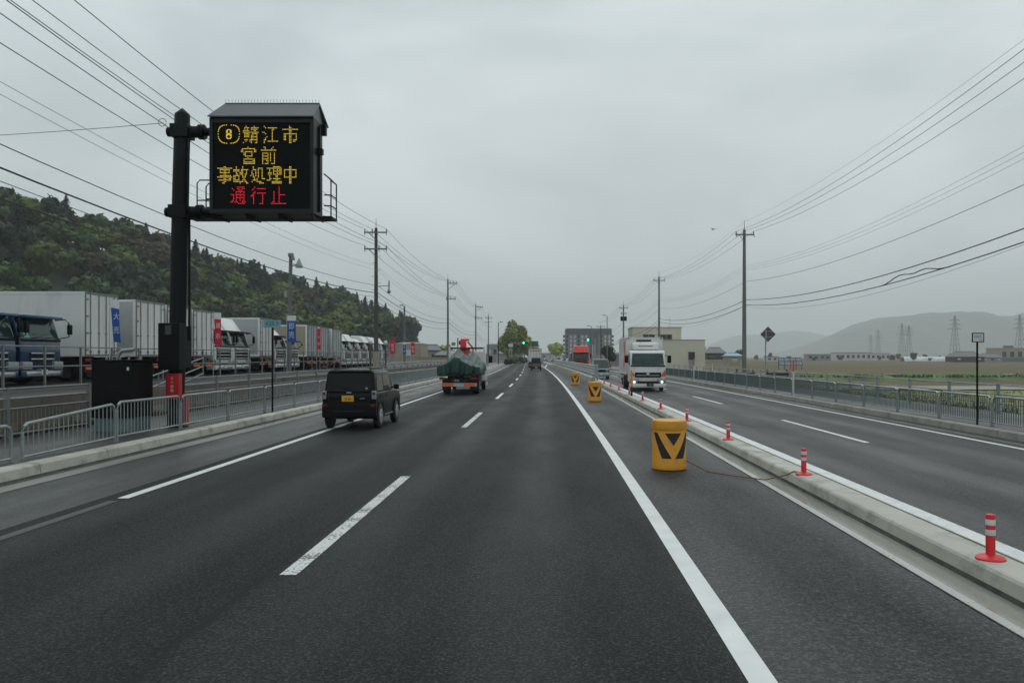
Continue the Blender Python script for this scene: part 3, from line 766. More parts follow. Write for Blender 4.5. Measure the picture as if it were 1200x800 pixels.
q.build('stone_course', 'wall_block', wl)

def pipe_panel(x0, y0, zb0, zt0, x1, y1, zb1, zt1, nb, rail=0.028, bar=0.011, gap=0.09, corner=0.13, m1=None, m2=None):
    """road side guard panel: a bent top pipe, a bottom pipe and upright bars"""
    q = MB()
    def at(t, z): # t along, z 0..1 from foot to top
        return (x0 + (x1 - x0) * t, y0 + (y1 - y0) * t, (zb0 + (zt0 - zb0) * z) * (1 - t) + (zb1 + (zt1 - zb1) * z) * t)
    L = math.hypot(x1 - x0, y1 - y0); e = 0.045 / L; c = corner / L
    pts = [at(e, 0), at(e, .80), at(e + c * .3, .94), at(e + c, 1.0), at(1 - e - c, 1.0), at(1 - e - c * .3, .94), at(1 - e, .80), at(1 - e, 0)]
    q.tube(pts, rail, 7, m=m1)
    q.tube([at(e, .15), at(1 - e, .15)], rail * .75, 6, m=m1)
    for i in range(nb):
        t = (i + 1) / (nb + 1); t = e + (1 - 2 * e) * t
        a, b = at(t, .15), at(t, .985)
        q.tube([a, b], bar, 4, caps=False, m=m2)
    return q
def fence_run(name, label, X, ys_, zb, zt, m, nb, parent=None, first=None, bar=0.011, rail=0.028, bm=None):
    root = thing(name, label, 'fence')
    for i in range(len(ys_) - 1):
        a, b = ys_[i], ys_[i + 1]
        pa, pb = rp(X, a), rp(X, b)
        z0, t0, z1, t1 = zb, zt, zb, zt
        if first and i in first: z0, t0, z1, t1 = first[i]
        far = a > 75
        q = pipe_panel(pa[0], pa[1], z0, t0, pb[0], pb[1], z1, t1, nb if not far else nb // 2, rail, bar if not far else bar * 2, m1=m, m2=bm or m)
        q.build('rail_panel', m, root, smooth=50)
    return root
yA = [4.3, 7.3, 10.3, 13.32]
fence_run('guard_fence', 'near galvanised pipe fence panels at the left edge of the picture, before the gap', -9.1, yA, .18, .84, 'galv', 19)
yA = [13.52, 16.5, 19.4, 22.3, 25.2] + [25.2 + 3.0 * i for i in range(1, 26)]
fence_run('guard_fence', 'long galvanised pipe fence along the left kerb beside the black car', -9.1, yA, .20, 1.04, 'galv', 19, first={0: (.17, .83, .20, 1.02)})
yD = [6.6 + 2.72 * i for i in range(38)]
fence_run('guard_fence', 'grey green pipe fence with upright bars along the right kerb', 11.42, yD, .20, .98, 'galv', 26, bar=0.014, bm='fence_bar')

def rail_fence(name, label, X, ys_, zb, zt, m, rails, post=0.045, bars=0):
    root = thing(name, label, 'fence')
    for i, y in enumerate(ys_):
        p = rp(X, y); a = heading(y)
        MB().box(p[0] - post, p[0] + post, p[1] - post, p[1] + post, zb, zt + .02).build('post', m, root)
        if i + 1 < len(ys_):
            p2 = rp(X, ys_[i + 1])
            q = MB()
            for f in rails:
                z = zb + (zt - zb) * f
                q.tube([(p[0], p[1] + .05, z), (p2[0], p2[1] - .05, z)], 0.026, 6)
            for k in range(bars):
                t = (k + .5) / bars; x = p[0] + (p2[0] - p[0]) * t; y_ = p[1] + (p2[1] - p[1]) * t
                q.tube([(x, y_, zb + .1), (x, y_, zb + (zt - zb) * rails[2])], 0.010, 4, caps=False)
            q.build('rails', m, root, smooth=50)
    return root
rail_fence('path_fence', 'grey rail fence standing before the stained wall, left of the black cabinet', -11.6, [7.8, 10.8, 13.8, 16.8, 19.8], .22, 1.31, 'fence_grey', [1.0, .80, .60, .10], bars=22)
rail_fence('path_fence', 'grey rail fence before the stained wall, right of the sign pole', -11.6, [24.5 + 3 * i for i in range(25)], .22, 1.31, 'fence_grey', [1.0, .80, .60, .10], bars=14)
rail_fence('yard_fence', 'thin wire yard fence in front of the parked trucks', -16.6, [9.9 + 2.0 * i for i in range(38)], 1.03, 2.34, 'fence_grey', [1.0, .5], 0.03)
rail_fence('field_fence', 'grey two rail steel fence between the right footpath and the field', 14.45, [13 + 3.05 * i for i in range(34)], .2, 1.12, 'galv', [.98, .66, .34], 0.042)
# ramp rail behind the sign pole
rr_ = thing('ramp_rail', 'sloping grey handrail on the ramp up to the yard behind the sign pole', 'handrail')
q = MB()
for f in (.95, .6, .3): q.tube([(-11.9, 22.0, .25 + f), (-14.6, 33.0, 1.0 + f)], .028, 6)
for t in (0, .33, .66, 1): x, y, z = -11.9 - 2.7 * t, 22 + 11 * t, .25 + .75 * t; q.tube([(x, y, z - .1), (x, y, z + .98)], .03, 6)
q.build('handrail', 'fence_grey', rr_, smooth=50)
# pale bridge like rail further on, behind the fence
wr = rail_fence('bridge_rail', 'white pipe rail at the far end of the truck yard', -13.2, [66 + 4 * i for i in range(12)], .35, 1.5, 'galv_pale', [1.0, .7, .4], 0.06)

# ------------------------------------------------------------------ things on the median
DG = 'red flexible posts along the median'
def delineator(loc):
    o = thing('delineator_post', 'red flexible post with two white bands on the median kerb', 'marker post', loc, 0, DG)
    MB().lathe([(.125, 0), (.125, .012), (.105, .028), (.06, .034), (.045, .045)], 20).build('base_plate', 'post_red', o, smooth=40)
    MB().lathe([(.042, .035), (.040, .05), (.040, .385), (.036, .398), (.02, .402)], 18).build('post', 'post_red', o, smooth=40)
    for z in (.215, .305): MB().lathe([(.0413, z), (.0418, z + .002), (.0418, z + .048), (.0413, z + .05)], 18).build('reflective_band', 'post_white', o, smooth=40)
    return o
d0 = delineator(rp(3.93, 7.0, .2))
d0['label'] = 'nearest red flexible post with white bands, at the right edge of the picture'
for i in range(1, 10):
    y = 7.0 + 5.03 * i
    dup(d0, rp(3.90, y, .2), 0.6 * i, ['', 'second nearest red flexible post, tied by a rope to the barrel', 'third nearest red flexible post on the median, right of the barrel', 'red flexible post standing just behind the near yellow barrel'][i] if i < 4 else 'small red flexible post in the far row on the median kerb')
del d0['group']
for o in [x for x in COL.objects if x.get('label', '').startswith(('second nearest red', 'third nearest red', 'red flexible post standing just'))]: del o['group']

def barrel(loc, label, rz=0.0):
    o = thing('crash_barrel', label, 'crash barrel', loc, rz)
    Rr, H = .305, .88
    # slightly oval-backed cylinder with a lid
    MB().lathe([(Rr * .93, 0.0), (Rr, .015), (Rr, .085), (Rr * .985, .095), (Rr * .985, .70), (Rr * .97, .71)], 40).build('drum', 'barrel_yellow', o, smooth=35)
    MB().lathe([(Rr * .96, .705), (Rr * 1.015, .712), (Rr * 1.02, .725), (Rr * 1.015, .84), (Rr * .985, .868), (Rr * .93, .88), (.04, .885)], 40).build('lid', 'barrel_yellow', o, smooth=35)
    # black chevrons wrapped round the drum
    def patch(poly, name):
        rr = Rr * .985 + .0025; bm = bmesh.new()
        bm.faces.new([bm.verts.new((u, 0, w)) for u, w in poly])
        for k in range(-14, 15):
            bmesh.ops.bisect_plane(bm, geom=list(bm.verts) + list(bm.edges) + list(bm.faces), plane_co=(k * .03, 0, 0), plane_no=(1, 0, 0))
        q = MB(); q.bm(bm)
        q.v = [(rr * math.sin(u / rr), -rr * math.cos(u / rr), w) for u, _, w in q.v]
        return q.build(name, 'barrel_black', o)
    patch([(-.15, .66), (.15, .66), (0.0, .44)], 'chevron')
    patch([(-.40, .665), (-.30, .665), (-.03, .215), (-.205, .215)], 'chevron')
    patch([(.40, .665), (.30, .665), (.03, .215), (.205, .215)], 'chevron')
    return o
b0 = barrel(rp(2.15, 13.75 + .3), 'nearest yellow crash barrel with black chevrons, roped to the median', .10)
dup(b0, rp(2.15, 35.5), 0.1, 'middle one of three yellow crash barrels with black chevrons')
dup(b0, rp(2.15, 56.0), -.05, 'farthest yellow crash barrel with chevrons, beside the guard rail')
q = MB()
q.tube([(2.42, 13.95, .16), (2.7, 13.5, .03), (3.1, 13.0, .025), (3.45, 12.6, .03), (3.73, 12.35, .15), (3.79, 12.25, .215), (3.86, 12.05, .225)], .010, 6)
q.tube([(3.80, 12.2, .21), (3.768, 12.15, .10), (3.758, 12.1, .03)], .006, 5)
tag(q.build('rope', 'rope', smooth=60), 'brown rope trailing from the near barrel over the kerb to a red post', 'rope')
yp = thing('marker_pole', 'thin yellow pole with a black foot on the median kerb before the white truck', 'marker pole', rp(3.9, 36.2, .2))
MB().lathe([(.05, 0), (.05, .42), (.045, .425)], 10).build('foot', 'barrel_black', yp, smooth=40)
MB().lathe([(.048, .42), (.048, 1.06), (.03, 1.075)], 10).build('pole', 'pole_yellow', yp, smooth=40)
# steel guard rail on the median further on
gr = thing('guard_rail', 'tall steel guard rail on the median beyond the red posts', 'guard rail')
q = MB(); q2 = MB()
ysg = [59 + 3.0 * i for i in range(36)]
wprof = [(0, 0), (.045, .03), (.045, .10), (0, .14), (0, .20), (.045, .24), (.045, .31), (0, .34)]
for zb in (1.02, .60):
    for sgn in (-1,):
        vs = []
        for y in ysg:
            for u, w in wprof: vs.append(rp(3.86 - u, y, zb + w))
        k = len(wprof); fs = [(i * k + j, i * k + j + 1, (i + 1) * k + j + 1, (i + 1) * k + j) for i in range(len(ysg) - 1) for j in range(k - 1)]
        (q if zb > .8 else q2).add(vs, fs)
q.build('beam', 'galv_pale', gr); q2.build('beam', 'galv_pale', gr)
for y in ysg[:34]:
    p = rp(3.93, y); MB().box(p[0] - .06, p[0] + .06, y - .06, y + .06, .19, 1.38).build('post', 'galv', gr)
p = rp(3.9, 58.9); MB().bev(p[0] - .16, p[0] + .1, p[1] - .12, p[1] + .05, .45, 1.42, .04).build('end_plate', 'galv', gr)
q = MB(); q.add([rp(3.46, 59.2, 0), rp(3.50, 59.2, .42), rp(3.55, 59.2, .46), rp(3.80, 59.2, .46), rp(3.82, 59.2, 0)], [(0, 1, 2, 3, 4)]); q.build('median_kerb', 'kerb_concrete')['kind'] = 'structure'
sk = strip('median_kerb', [(3.46, 0.0), (3.50, .42), (3.55, .46), (3.80, .46), (3.82, .2)], 59.2, 170, 'kerb_concrete')

# ------------------------------------------------------------------ the lit message sign
SZ = 20.0; SX = -9.55
vs_ = thing('message_sign', 'black electronic road sign with amber and red characters hung from a steel pole', 'road sign', (SX, SZ, .22), 0)
lean = lambda v: (v[0] + .022 * v[2], v[1], v[2])
q = MB(); q.lathe([(.30, -.02), (.30, .03), (.20, .035), (.20, 6.0), (.185, 7.93), (.175, 7.96), (.02, 8.10)], 12); q.shear(lean); q.build('pole', 'dark_steel', vs_, smooth=40)
for z in (7.50, 5.46):
    q = MB(); xo = .022 * z
    q.tube([(xo - .36, 0, z), (xo + .30, 0, z)], .085, 12)
    q.lathe([(.26, xo - .09), (.26, xo + .13)], 14, (0, 0, z), 'x') if False else q.box(xo - .21, xo + .23, -.23, .23, z - .16, z + .16)
    q.tube([(xo + .20, 0, z), (xo + .5, 0, z)], .15, 12); q.lathe([(.19, xo + .44), (.19, xo + .50)], 14, (0, 0, z), 'x'); q.lathe([(.19, xo + .52), (.19, xo + .58)], 14, (0, 0, z), 'x')
    q.tube([(xo + .5, 0, z), (1.2, 0, z)], .105, 12)
    q.tube([(xo - .36, 0, z), (xo - .30, 0, z)], .12, 10)
    q.build('arm', 'dark_steel', vs_, smooth=40)
bx0, bx1, bz0, bz1 = 1.01, 3.62, 5.38, 7.76                      # front face of the box
bxo = MB().box(bx0, bx1, -.30, .42, bz0, bz1).build('sign_box', 'sign_box', vs_)
q = MB(); fr = .085
q.box(bx0, bx1, -.345, -.302, bz0, bz0 + .1); q.box(bx0, bx1, -.345, -.302, bz1 - .12, bz1)
q.box(bx0, bx0 + fr, -.345, -.302, bz0 + .1, bz1 - .12); q.box(bx1 - fr, bx1, -.345, -.302, bz0 + .1, bz1 - .12)
q.build('frame', 'sign_box', bxo)
MB().box(bx0 + .09, bx1 - .09, -.318, -.303, bz0 + .105, bz1 - .125).build('display_panel', 'led_panel', bxo)
q = MB()                                                        # sloping rain hood
q.hexa([(bx0 - .02, -.42, bz1 + .0), (bx1 + .02, -.42, bz1 + .0), (bx0 + .12, .30, bz1 + .52), (bx1 - .03, .30, bz1 + .52), (bx0 - .02, -.42, bz1 + .03), (bx1 + .02, -.42, bz1 + .03), (bx0 + .12, .30, bz1 + .56), (bx1 - .03, .30, bz1 + .56)])
q.hexa([(bx0 + .12, .30, bz1 + .50), (bx1 - .03, .30, bz1 + .50), (bx0 + .02, .62, bz1 + .02), (bx1 + .10, .62, bz1 + .02), (bx0 + .12, .33, bz1 + .56), (bx1 - .03, .33, bz1 + .56), (bx0 + .02, .65, bz1 + .05), (bx1 + .10, .65, bz1 + .05)])
q.add([(bx1, -.40, bz1 + .01), (bx1, .62, bz1 + .01), (bx1 - .05, .31, bz1 + .52)], [(0, 1, 2)]); q.add([(bx0 + .01, -.40, bz1 + .01), (bx0 + .01, .62, bz1 + .01), (bx0 + .13, .31, bz1 + .52)], [(0, 1, 2)])
q.build('rain_hood', 'hood_steel', vs_)
q = MB()
for i in range(30):
    x = bx0 + .14 + i * (bx1 - bx0 - .2) / 29; q.tube([(x, .31, bz1 + .55), (x, .31, bz1 + .67)], .004, 4)
q.box(bx0 + .13, bx1 - .04, .30, .32, bz1 + .555, bz1 + .58)
q.build('bird_spikes', 'dark_steel', vs_)
q = MB(); q.box(bx1, bx1 + .05, .05, .12, bz0 + .1, bz1 - .1); q.box(bx1 + .0, bx1 + .13, -.05, .10, bz0 + 1.55, bz0 + 1.70); q.box(bx1, bx1 + .12, .3, .42, bz1 - .25, bz1 + .02)
q.build('side_bracket', 'dark_steel', vs_)
q = MB()
for i in range(4):
    x = bx0 + .05 + i * .83; q.prism([(-.3, bz0), (.75, bz0), (.75, bz0 - .06), (-.2, bz0 - .13)], 'x', x, x + .02)
q.build('underside_fin', 'dark_steel', vs_)
q = MB()                                                        # catwalk and its rails at both ends
q.box(.06, bx1 + .22, .48, 1.05, bz0 + .02, bz0 + .07)
def hoop(pts, r=.018): q.tube(pts, r, 6)
zt = bz0 + 1.12
hoop([(.10, 1.0, bz0 + .07), (.10, 1.0, zt - .08), (.17, 1.0, zt), (bx0 + .1, 1.0, zt)]); hoop([(.10, 1.0, bz0 + .58), (bx0 + .1, 1.0, bz0 + .58)])
hoop([(bx0 - .46, .52, bz0 + .07), (bx0 - .46, .52, zt - .28), (bx0 - .40, .52, zt - .2), (bx0 + .1, .52, zt - .2)]); hoop([(bx0 - .46, .52, bz0 + .30), (bx0 + .1, .52, bz0 + .30)]); hoop([(bx0 - .46, .52, bz0 + .52), (bx0 + .1, .52, bz0 + .52)])
hoop([(bx1 + .20, .50, bz0 + .07), (bx1 + .20, .50, zt - .12), (bx1 + .02, .50, zt + .05), (bx1 + .02, 1.02, zt + .05), (bx1 + .20, 1.02, zt - .12), (bx1 + .20, 1.02, bz0 + .07)])
hoop([(bx1 + .20, .5, zt - .12), (bx1 + .20, 1.02, zt - .12)])
for z in (.34, .62): hoop([(bx1 + .02, .5, bz0 + z), (bx1 + .2, .5, bz0 + z), (bx1 + .2, 1.02, bz0 + z)])
q.build('catwalk', 'dark_steel', vs_, smooth=50)
q = MB()
q.tube([(.33, .05, 2.2), (.33, .05, 5.3)], .03, 8); q.tube([(.36, -.12, 5.3), (.42, -.12, 7.4)], .014, 5); q.tube([(.24, -.12, 5.3), (.30, -.12, 7.4)], .014, 5)
for i in range(9): z = 5.45 + i * .23; q.tube([(.24 + .0095 * (z - 5.3) * 3, -.12, z), (.36 + .0095 * (z - 5.3) * 3, -.12, z)], .010, 5)
q.build('ladder', 'dark_steel', vs_)
cbx = MB().bev(-.20, .33, -.50, -.21, 1.46, 2.62, .015).build('control_box', 'cabinet', vs_)
MB().box(-.02, .13, -.508, -.501, 2.34, 2.56).build('window', 'hood_steel', cbx)
q = MB()
q.box(-.12, .32, -.205, .18, 1.50, 2.56); q.build('mounting_frame', 'dark_steel', vs_)
rb = MB().bev(-.06, .27, -.40, -.205, .72, 1.36, .012).build('red_box', 'red_box', vs_)
text('lettering', '土', .075, 'flag_white', rb, (.10, -.4015, 1.25)); text('lettering', 'の', .07, 'flag_white', rb, (.10, -.4015, 1.145)); text('lettering', '袋', .085, 'flag_white', rb, (.10, -.4015, 1.035)); text('lettering', '箱', .085, 'flag_white', rb, (.10, -.4015, .935))

# characters made of lamps: each glyph is sampled on a 16 x 16 grid
def glyph_dots(ch, n=12):
    me = text_mesh(ch, 1.0); me.calc_loop_triangles()
    co = np.array([v.co[:2] for v in me.vertices]); tri = np.array([t.vertices[:] for t in me.loop_triangles])
    mn, mxx = co.min(0), co.max(0); c = (mn + mxx) / 2; half = max(max(mxx - mn) / 2, .40)
    g_ = np.zeros((n, n))
    SS = 4
    xs = c[0] + (np.arange(n * SS) + .5 - n * SS / 2) / (n * SS) * 2 * half; ys_ = c[1] + (np.arange(n * SS) + .5 - n * SS / 2) / (n * SS) * 2 * half
    XX, YY = np.meshgrid(xs, ys_); ins = np.zeros(XX.shape, bool)
    for a, b, d in co[tri]:
        den = (b[1] - d[1]) * (a[0] - d[0]) + (d[0] - b[0]) * (a[1] - d[1])
        if abs(den) < 1e-12: continue
        u = ((b[1] - d[1]) * (XX - d[0]) + (d[0] - b[0]) * (YY - d[1])) / den; v = ((d[1] - a[1]) * (XX - d[0]) + (a[0] - d[0]) * (YY - d[1])) / den
        ins |= (u >= 0) & (v >= 0) & (u + v <= 1)
    g_ = ins.reshape(n, SS, n, SS).mean((1, 3)); bpy.data.meshes.remove(me)
    return [(i, j) for j in range(n) for i in range(n) if g_[j, i] > .43]
px = SZ / F_                                                     # one photo pixel in metres at the sign
def sx(p): return (p - VX) * px - SX
def sz_(p): return CH + (HY - p) * px - .22
def led_line(chars, m, wch=17.5, hch=20.5, extra=None):
    for k, (ch, pxc, pyc) in enumerate(chars):
        q = MB()
        def dot(x, z, s): q.quad((x - s, -.3205, z - s), (x + s, -.3205, z - s), (x + s, -.3205, z + s), (x - s, -.3205, z + s))
        for i, j in glyph_dots(ch): dot(sx(pxc) + (i - 5.5) / 12 * wch * px, sz_(pyc) + (j - 5.5) / 12 * hch * px, .0086)
        if extra: extra(dot)
        q.build('message_character', m, bxo)
def shield(dot):                                               # rounded route shield round the 8
    for k in range(34):
        a = 2 * math.pi * k / 34; c, s = math.cos(a), math.sin(a)
        x = 12.3 * (abs(c) ** .62) * (1 if c > 0 else -1) * (1 - .10 * (s < 0) * abs(s)); z = 10.6 * (abs(s) ** .72) * (1 if s > 0 else -1)
        dot(sx(274.2) + x * px, sz_(161.5) + z * px, .0098)
led_line([('8', 274.2, 161.5 + 6.2 * 0)], 'led_amber', 13, 13.5, shield)
led_line([('鯖', 299.5, 162), ('江', 322, 162), ('市', 345, 162)], 'led_amber', 18.5)
led_line([('宮', 297, 186), ('前', 320, 186)], 'led_amber', 18)
led_line([('事', 269.5, 208.5), ('故', 288, 208.5), ('処', 307.5, 208.5), ('理', 326.5, 208.5), ('中', 345, 208.5)], 'led_amber', 17.5)
led_line([('通', 285, 232), ('行', 308, 232), ('止', 331.5, 232)], 'led_red', 18)

# black switch cabinets beside the sign
cb = thing('switch_cabinet', 'large black steel cabinet with a bent pipe on top, left of the sign pole', 'cabinet', (-10.82, 18.5, .22))
MB().bev(0, .96, 0, .52, .34, 1.66, .02).build('cabinet_body', 'cabinet', cb)
MB().bev(.02, .94, .535, 1.02, .34, 1.68, .02).build('rear_cabinet', 'cabinet', cb)
MB().box(.04, .90, .04, .98, -.05, .335).build('plinth', 'cabinet_base', cb)
MB().box(-.02, .98, -.02, 1.04, 1.685, 1.71).build('roof', 'cabinet', cb)
MB().tube([(.46, .3, 1.70), (.48, .3, 1.84), (.56, .3, 1.93), (.88, .3, 1.96)], .045, 10).build('pipe', 'galv', cb, smooth=60)
MB().box(.84, .89, -.008, -.002, 1.46, 1.54).build('label_plate', 'flag_white', cb)
q = MB()
for x in (.08, .40, .62, .9): q.lathe([(.025, 1.71), (.025, 1.76), (.01, 1.77)], 8, (x, .5, 0))
q.build('lifting_eye', 'galv', cb)
rc = thing('traffic_cone', 'red cone standing behind the left fence beside the sign pole', 'cone', (-9.75, 21.0, .22))
MB().lathe([(.10, .03), (.09, .06), (.05, .72), (.035, .76)], 16).build('cone_body', 'post_red', rc, smooth=40); MB().bev(-.18, .18, -.18, .18, 0, .035, .01).build('base', 'post_red', rc)

# kilometre signs
k1 = thing('kilometre_sign', 'small pale blue kilometre sign 428.9 on a black post by the left fence', 'sign', rp(-8.88, 25.3, .22))
MB().lathe([(.03, -.02), (.03, 2.75)], 8).build('post', 'black_plastic', k1, smooth=40)
pl = MB().box(-.28, .28, -.05, -.035, 2.72, 2.96).build('plate', 'sign_pale_blue', k1)
text('lettering', '428.9', .20, 'sign_blue_ink', pl, (0, -.052, 2.84))
k2 = thing('kilometre_sign', 'black framed white kilometre sign on a dark post before the right fence', 'sign', rp(11.25, 20.6, .22))
MB().lathe([(.026, -.02), (.026, 2.2)], 8).build('post', 'black_plastic', k2, smooth=40)
pl = MB().box(-.16, .16, -.045, -.03, 2.16, 2.41).build('plate', 'black_plastic', k2)
MB().box(-.135, .135, -.049, -.0455, 2.18, 2.385).build('face', 'sign_white', pl)
text('lettering', '428.9', .088, 'sign_teal_ink', pl, (-.015, -.051, 2.305)); text('lettering', 'km', .06, 'sign_teal_ink', pl, (.075, -.051, 2.225))
# red and white snow poles on the right kerb
def snow_pole(loc, lab):
    o = thing('snow_pole', lab, 'marker pole', loc)
    MB().lathe([(.04, -.02), (.04, 1.12)], 10).build('lower_pole', 'post_white', o, smooth=40)
    MB().lathe([(.041, 1.12), (.041, 1.62), (.03, 1.64)], 10).build('red_top', 'post_red', o, smooth=40)
    return o
s0 = snow_pole(rp(11.3, 36, .22), 'nearer white snow pole with red top at the right fence')
dup(s0, rp(11.3, 59.5, .22), 0, 'farther white snow pole with red top, before the beige building')
# warning sign seen from behind
ds = thing('warning_sign', 'grey back of a diamond road sign on a post beyond the right fence', 'sign', rp(12.15, 43.5, .2))
MB().lathe([(.035, -.05), (.035, 2.75)], 10).build('post', 'galv', ds, smooth=40)
pt = MB(); hd = .43; pt.prism([(0, -hd), (hd, 0), (0, hd), (-hd, 0)], 'y', -.012, .012, b=.004); pt.v = [(x + .12, y - .05, z + 3.05) for x, y, z in pt.v]; pt = pt.build('plate', 'sign_back', ds)
q = MB(); q.box(-.12, .36, -.075, -.065, 3.20, 3.24); q.box(-.12, .36, -.075, -.065, 2.88, 2.92); q.box(-.03, .03, -.1, -.064, 2.5, 3.3); q.build('bracket', 'galv', ds)

# ------------------------------------------------------------------ vehicles
# Local frame: x across, the nose points along -y (towards the camera when rz = 0), wheels on z = 0.
def wheel(parent, x, y, r, w, rim='alloy', face=1, spokes=8):
    o = MB().lathe([(r * .62, -w / 2), (r * .90, -w / 2), (r, -w * .36), (r, w * .36), (r * .90, w / 2), (r * .62, w / 2)], 26, (0, 0, 0), 'x').build('wheel', 'rubber', parent, smooth=40, loc=(x, y, r))
    q = MB(); q.lathe([(r * .63, -w * .40), (r * .60, w * .40)], 22, (0, 0, 0), 'x')
    fx = face * w * .515
    for k in range(spokes):
        a = 2 * math.pi * k / spokes; ca, sa = math.cos(a), math.sin(a); b = a + .16; a2 = a - .16
        q.add([(fx, r * .12 * math.cos(a2), r * .12 * math.sin(a2)), (fx, r * .12 * math.cos(b), r * .12 * math.sin(b)), (fx * 1.04, r * .62 * math.cos(a + .12), r * .62 * math.sin(a + .12)), (fx * 1.04, r * .62 * math.cos(a - .12), r * .62 * math.sin(a - .12))], [(0, 1, 2, 3)])
    q.lathe([(r * .64, fx * .9), (r * .60, fx * 1.06)], 22, (0, 0, 0), 'x'); q.lathe([(r * .16, min(fx, fx * 1.12)), (r * .14, max(fx, fx * 1.12))], 12, (0, 0, 0), 'x')
    q.build('rim', rim, o, smooth=40)
    return o
def mirror(parent, pts, box, m='black_plastic'):
    q = MB(); q.tube(pts, .018, 6); q.bev(*box, .03); return q.build('door_mirror', m, parent, smooth=50)
def number_plate(parent, x, y, z, w, h, m, txt, ink, facing=-1):
    p = MB().box(x - w / 2, x + w / 2, y - .006, y + .006, z - h / 2, z + h / 2).build('number_plate', m, parent)
    if txt:
        t = text('lettering', txt, h * .62, ink, p, (x, y + facing * .008, z - h * .12), (R(90), 0, 0 if facing < 0 else R(180)), .8)
    return p

# --- the black boxy kei car, seen from behind: built nose forward (+y) in its own frame, tail at y = 0
kc = thing('kei_car', 'small boxy black car with yellow plate driving over the left edge line', 'car', (-5.53, 21.55, 0), -.01)
W = .735
q = MB()
side = [(.05, .42), (.0, .55), (.0, .93), (.055, 1.02), (2.55, 1.02), (3.2, .96), (3.36, .80), (3.38, .42), (3.2, .28), (.2, .28)]
q.prism(side, 'x', -W, W, b=.045, seg=3)
body = q.build('body', 'black_paint', kc, smooth=45)
q = MB()
q.bev(-W + .03, W - .03, .06, 2.55, 1.0, 1.60, .06, 3, (-.645, .645, .17, 1.98)); q.bev(-.60, .60, .22, 1.95, 1.585, 1.645, .03, 2, (-.58, .58, .26, 1.9))
cabin = q.build('cabin', 'black_paint', kc, smooth=45)
def lerp(a, b, t): return a + (b - a) * t
def back_pt(x, z, off=.006):   # on the sloping tail of the cabin
    t = (z - 1.0) / .6; return (x * lerp(W - .03, .645, t) / (W - .03), lerp(.06, .17, t) - off, z)
q = MB(); z0, z1 = 1.045, 1.545
q.quad(back_pt(-.63, z0), back_pt(.63, z0), back_pt(.62, z1), back_pt(-.62, z1)); q.build('rear_window', 'dark_glass', cabin)
q = MB(); q.bev(-.59, .59, .135, .30, 1.575, 1.615, .012); q.build('roof_spoiler', 'black_paint', cabin, smooth=40)
def side_pt(y, z, s, off=.006):
    t = (z - 1.0) / .6; x = lerp(W - .03, .645, t) + off; return (s * x, y, z)
for s in (-1, 1):
    for ya, yb, yc, yd in ((.30, 1.08, 1.04, .42), (1.16, 2.16, 1.86, 1.12)):
        q = MB(); q.quad(side_pt(ya, 1.06, s), side_pt(yb, 1.06, s), side_pt(yc, 1.50, s), side_pt(yd, 1.50, s)); q.build('side_window', 'clear_seen_through', cabin)
    q = MB(); q.bev(s * (W - .02), s * (W + .02), .0, .0, 0, 0, .0) if False else q.bev(min(s * .625, s * .745), max(s * .625, s * .745), -.012, .08, .84, 1.07, .014); tl = q.build('tail_light', 'lens_clear', kc, smooth=40)
    MB().box(min(s * .645, s * .725), max(s * .645, s * .725), -.017, -.013, .95, 1.03).build('red_lens', 'lens_red', tl)
    MB().bev(min(s * .60, s * .715), max(s * .60, s * .715), -.035, .0, .635, .70, .008).build('reflector', 'lens_red', kc)
    mirror(kc, [(s * .70, 2.2, 1.08), (s * .80, 2.18, 1.10)], (min(s * .77, s * .93), max(s * .77, s * .93), 2.12, 2.24, 1.03, 1.18))
    for yw in (.58, 2.75):
        q = MB(); n_ = 12
        for k in range(n_):
            a0, a1 = math.pi * k / n_, math.pi * (k + 1) / n_
            co_ = [(yw + rr * math.cos(a), .335 + rr * math.sin(a)) for rr, a in ((.365, a0), (.45, a0), (.365, a1), (.45, a1))]
            x0, x1 = sorted((s * .70, s * .757))
            q.hexa([(x0, *co_[0]), (x1, *co_[0]), (x0, *co_[1]), (x1, *co_[1]), (x0, *co_[2]), (x1, *co_[2]), (x0, *co_[3]), (x1, *co_[3])])
        q.build('wheel_arch', 'black_plastic', kc)
    MB().box(min(s * .735, s * .75), max(s * .735, s * .75), 1.08, 2.22, .33, .36).build('sill_strip', 'chrome', kc)
    for yd in (.62, 1.30): MB().bev(min(s * .735, s * .755), max(s * .735, s * .755), yd, yd + .16, .89, .925, .006).build('door_handle', 'black_paint', kc)
    for y in (.58, 2.75): wheel(kc, s * .675, y, .335, .165, 'alloy', s, 8)
MB().bev(-.745, .745, -.03, .16, .33, .74, .05, 3).build('rear_bumper', 'black_plastic', kc, smooth=45)
q = MB()
for xa, xb, za, zb in ((-.56, .56, .757, .764), (-.56, -.553, .757, 1.03), (.553, .56, .757, 1.03)): q.box(xa, xb, -.006, -.001, za, zb)
q.build('tailgate_seam', 'car_silver' if False else 'chassis', kc)
MB().tube([(.05, .05, 1.06), (-.35, .085, 1.20)], .010, 5).build('rear_wiper', 'black_plastic', kc)
MB().box(-.45, .45, -.034, -.028, .50, .52).build('bumper_line', 'chassis', kc)
number_plate(kc, -.03, -.012, .86, .33, .165, 'plate_yellow', '20-64', 'ink')
MB().bev(-.07, .07, -.012, .02, 1.0, 1.03, .004).build('badge', 'chrome', kc)
MB().box(.44, .50, .055, .062, 1.11, 1.16).build('sticker', 'sign_pale_blue', kc)
MB().box(.30, .44, -.006, -.002, .85, .865).build('model_badge', 'chrome', kc)
MB().tube([(0, .30, 1.63), (0, .20, 1.78)], .006, 5).build('antenna', 'black_plastic', kc)
q = MB()
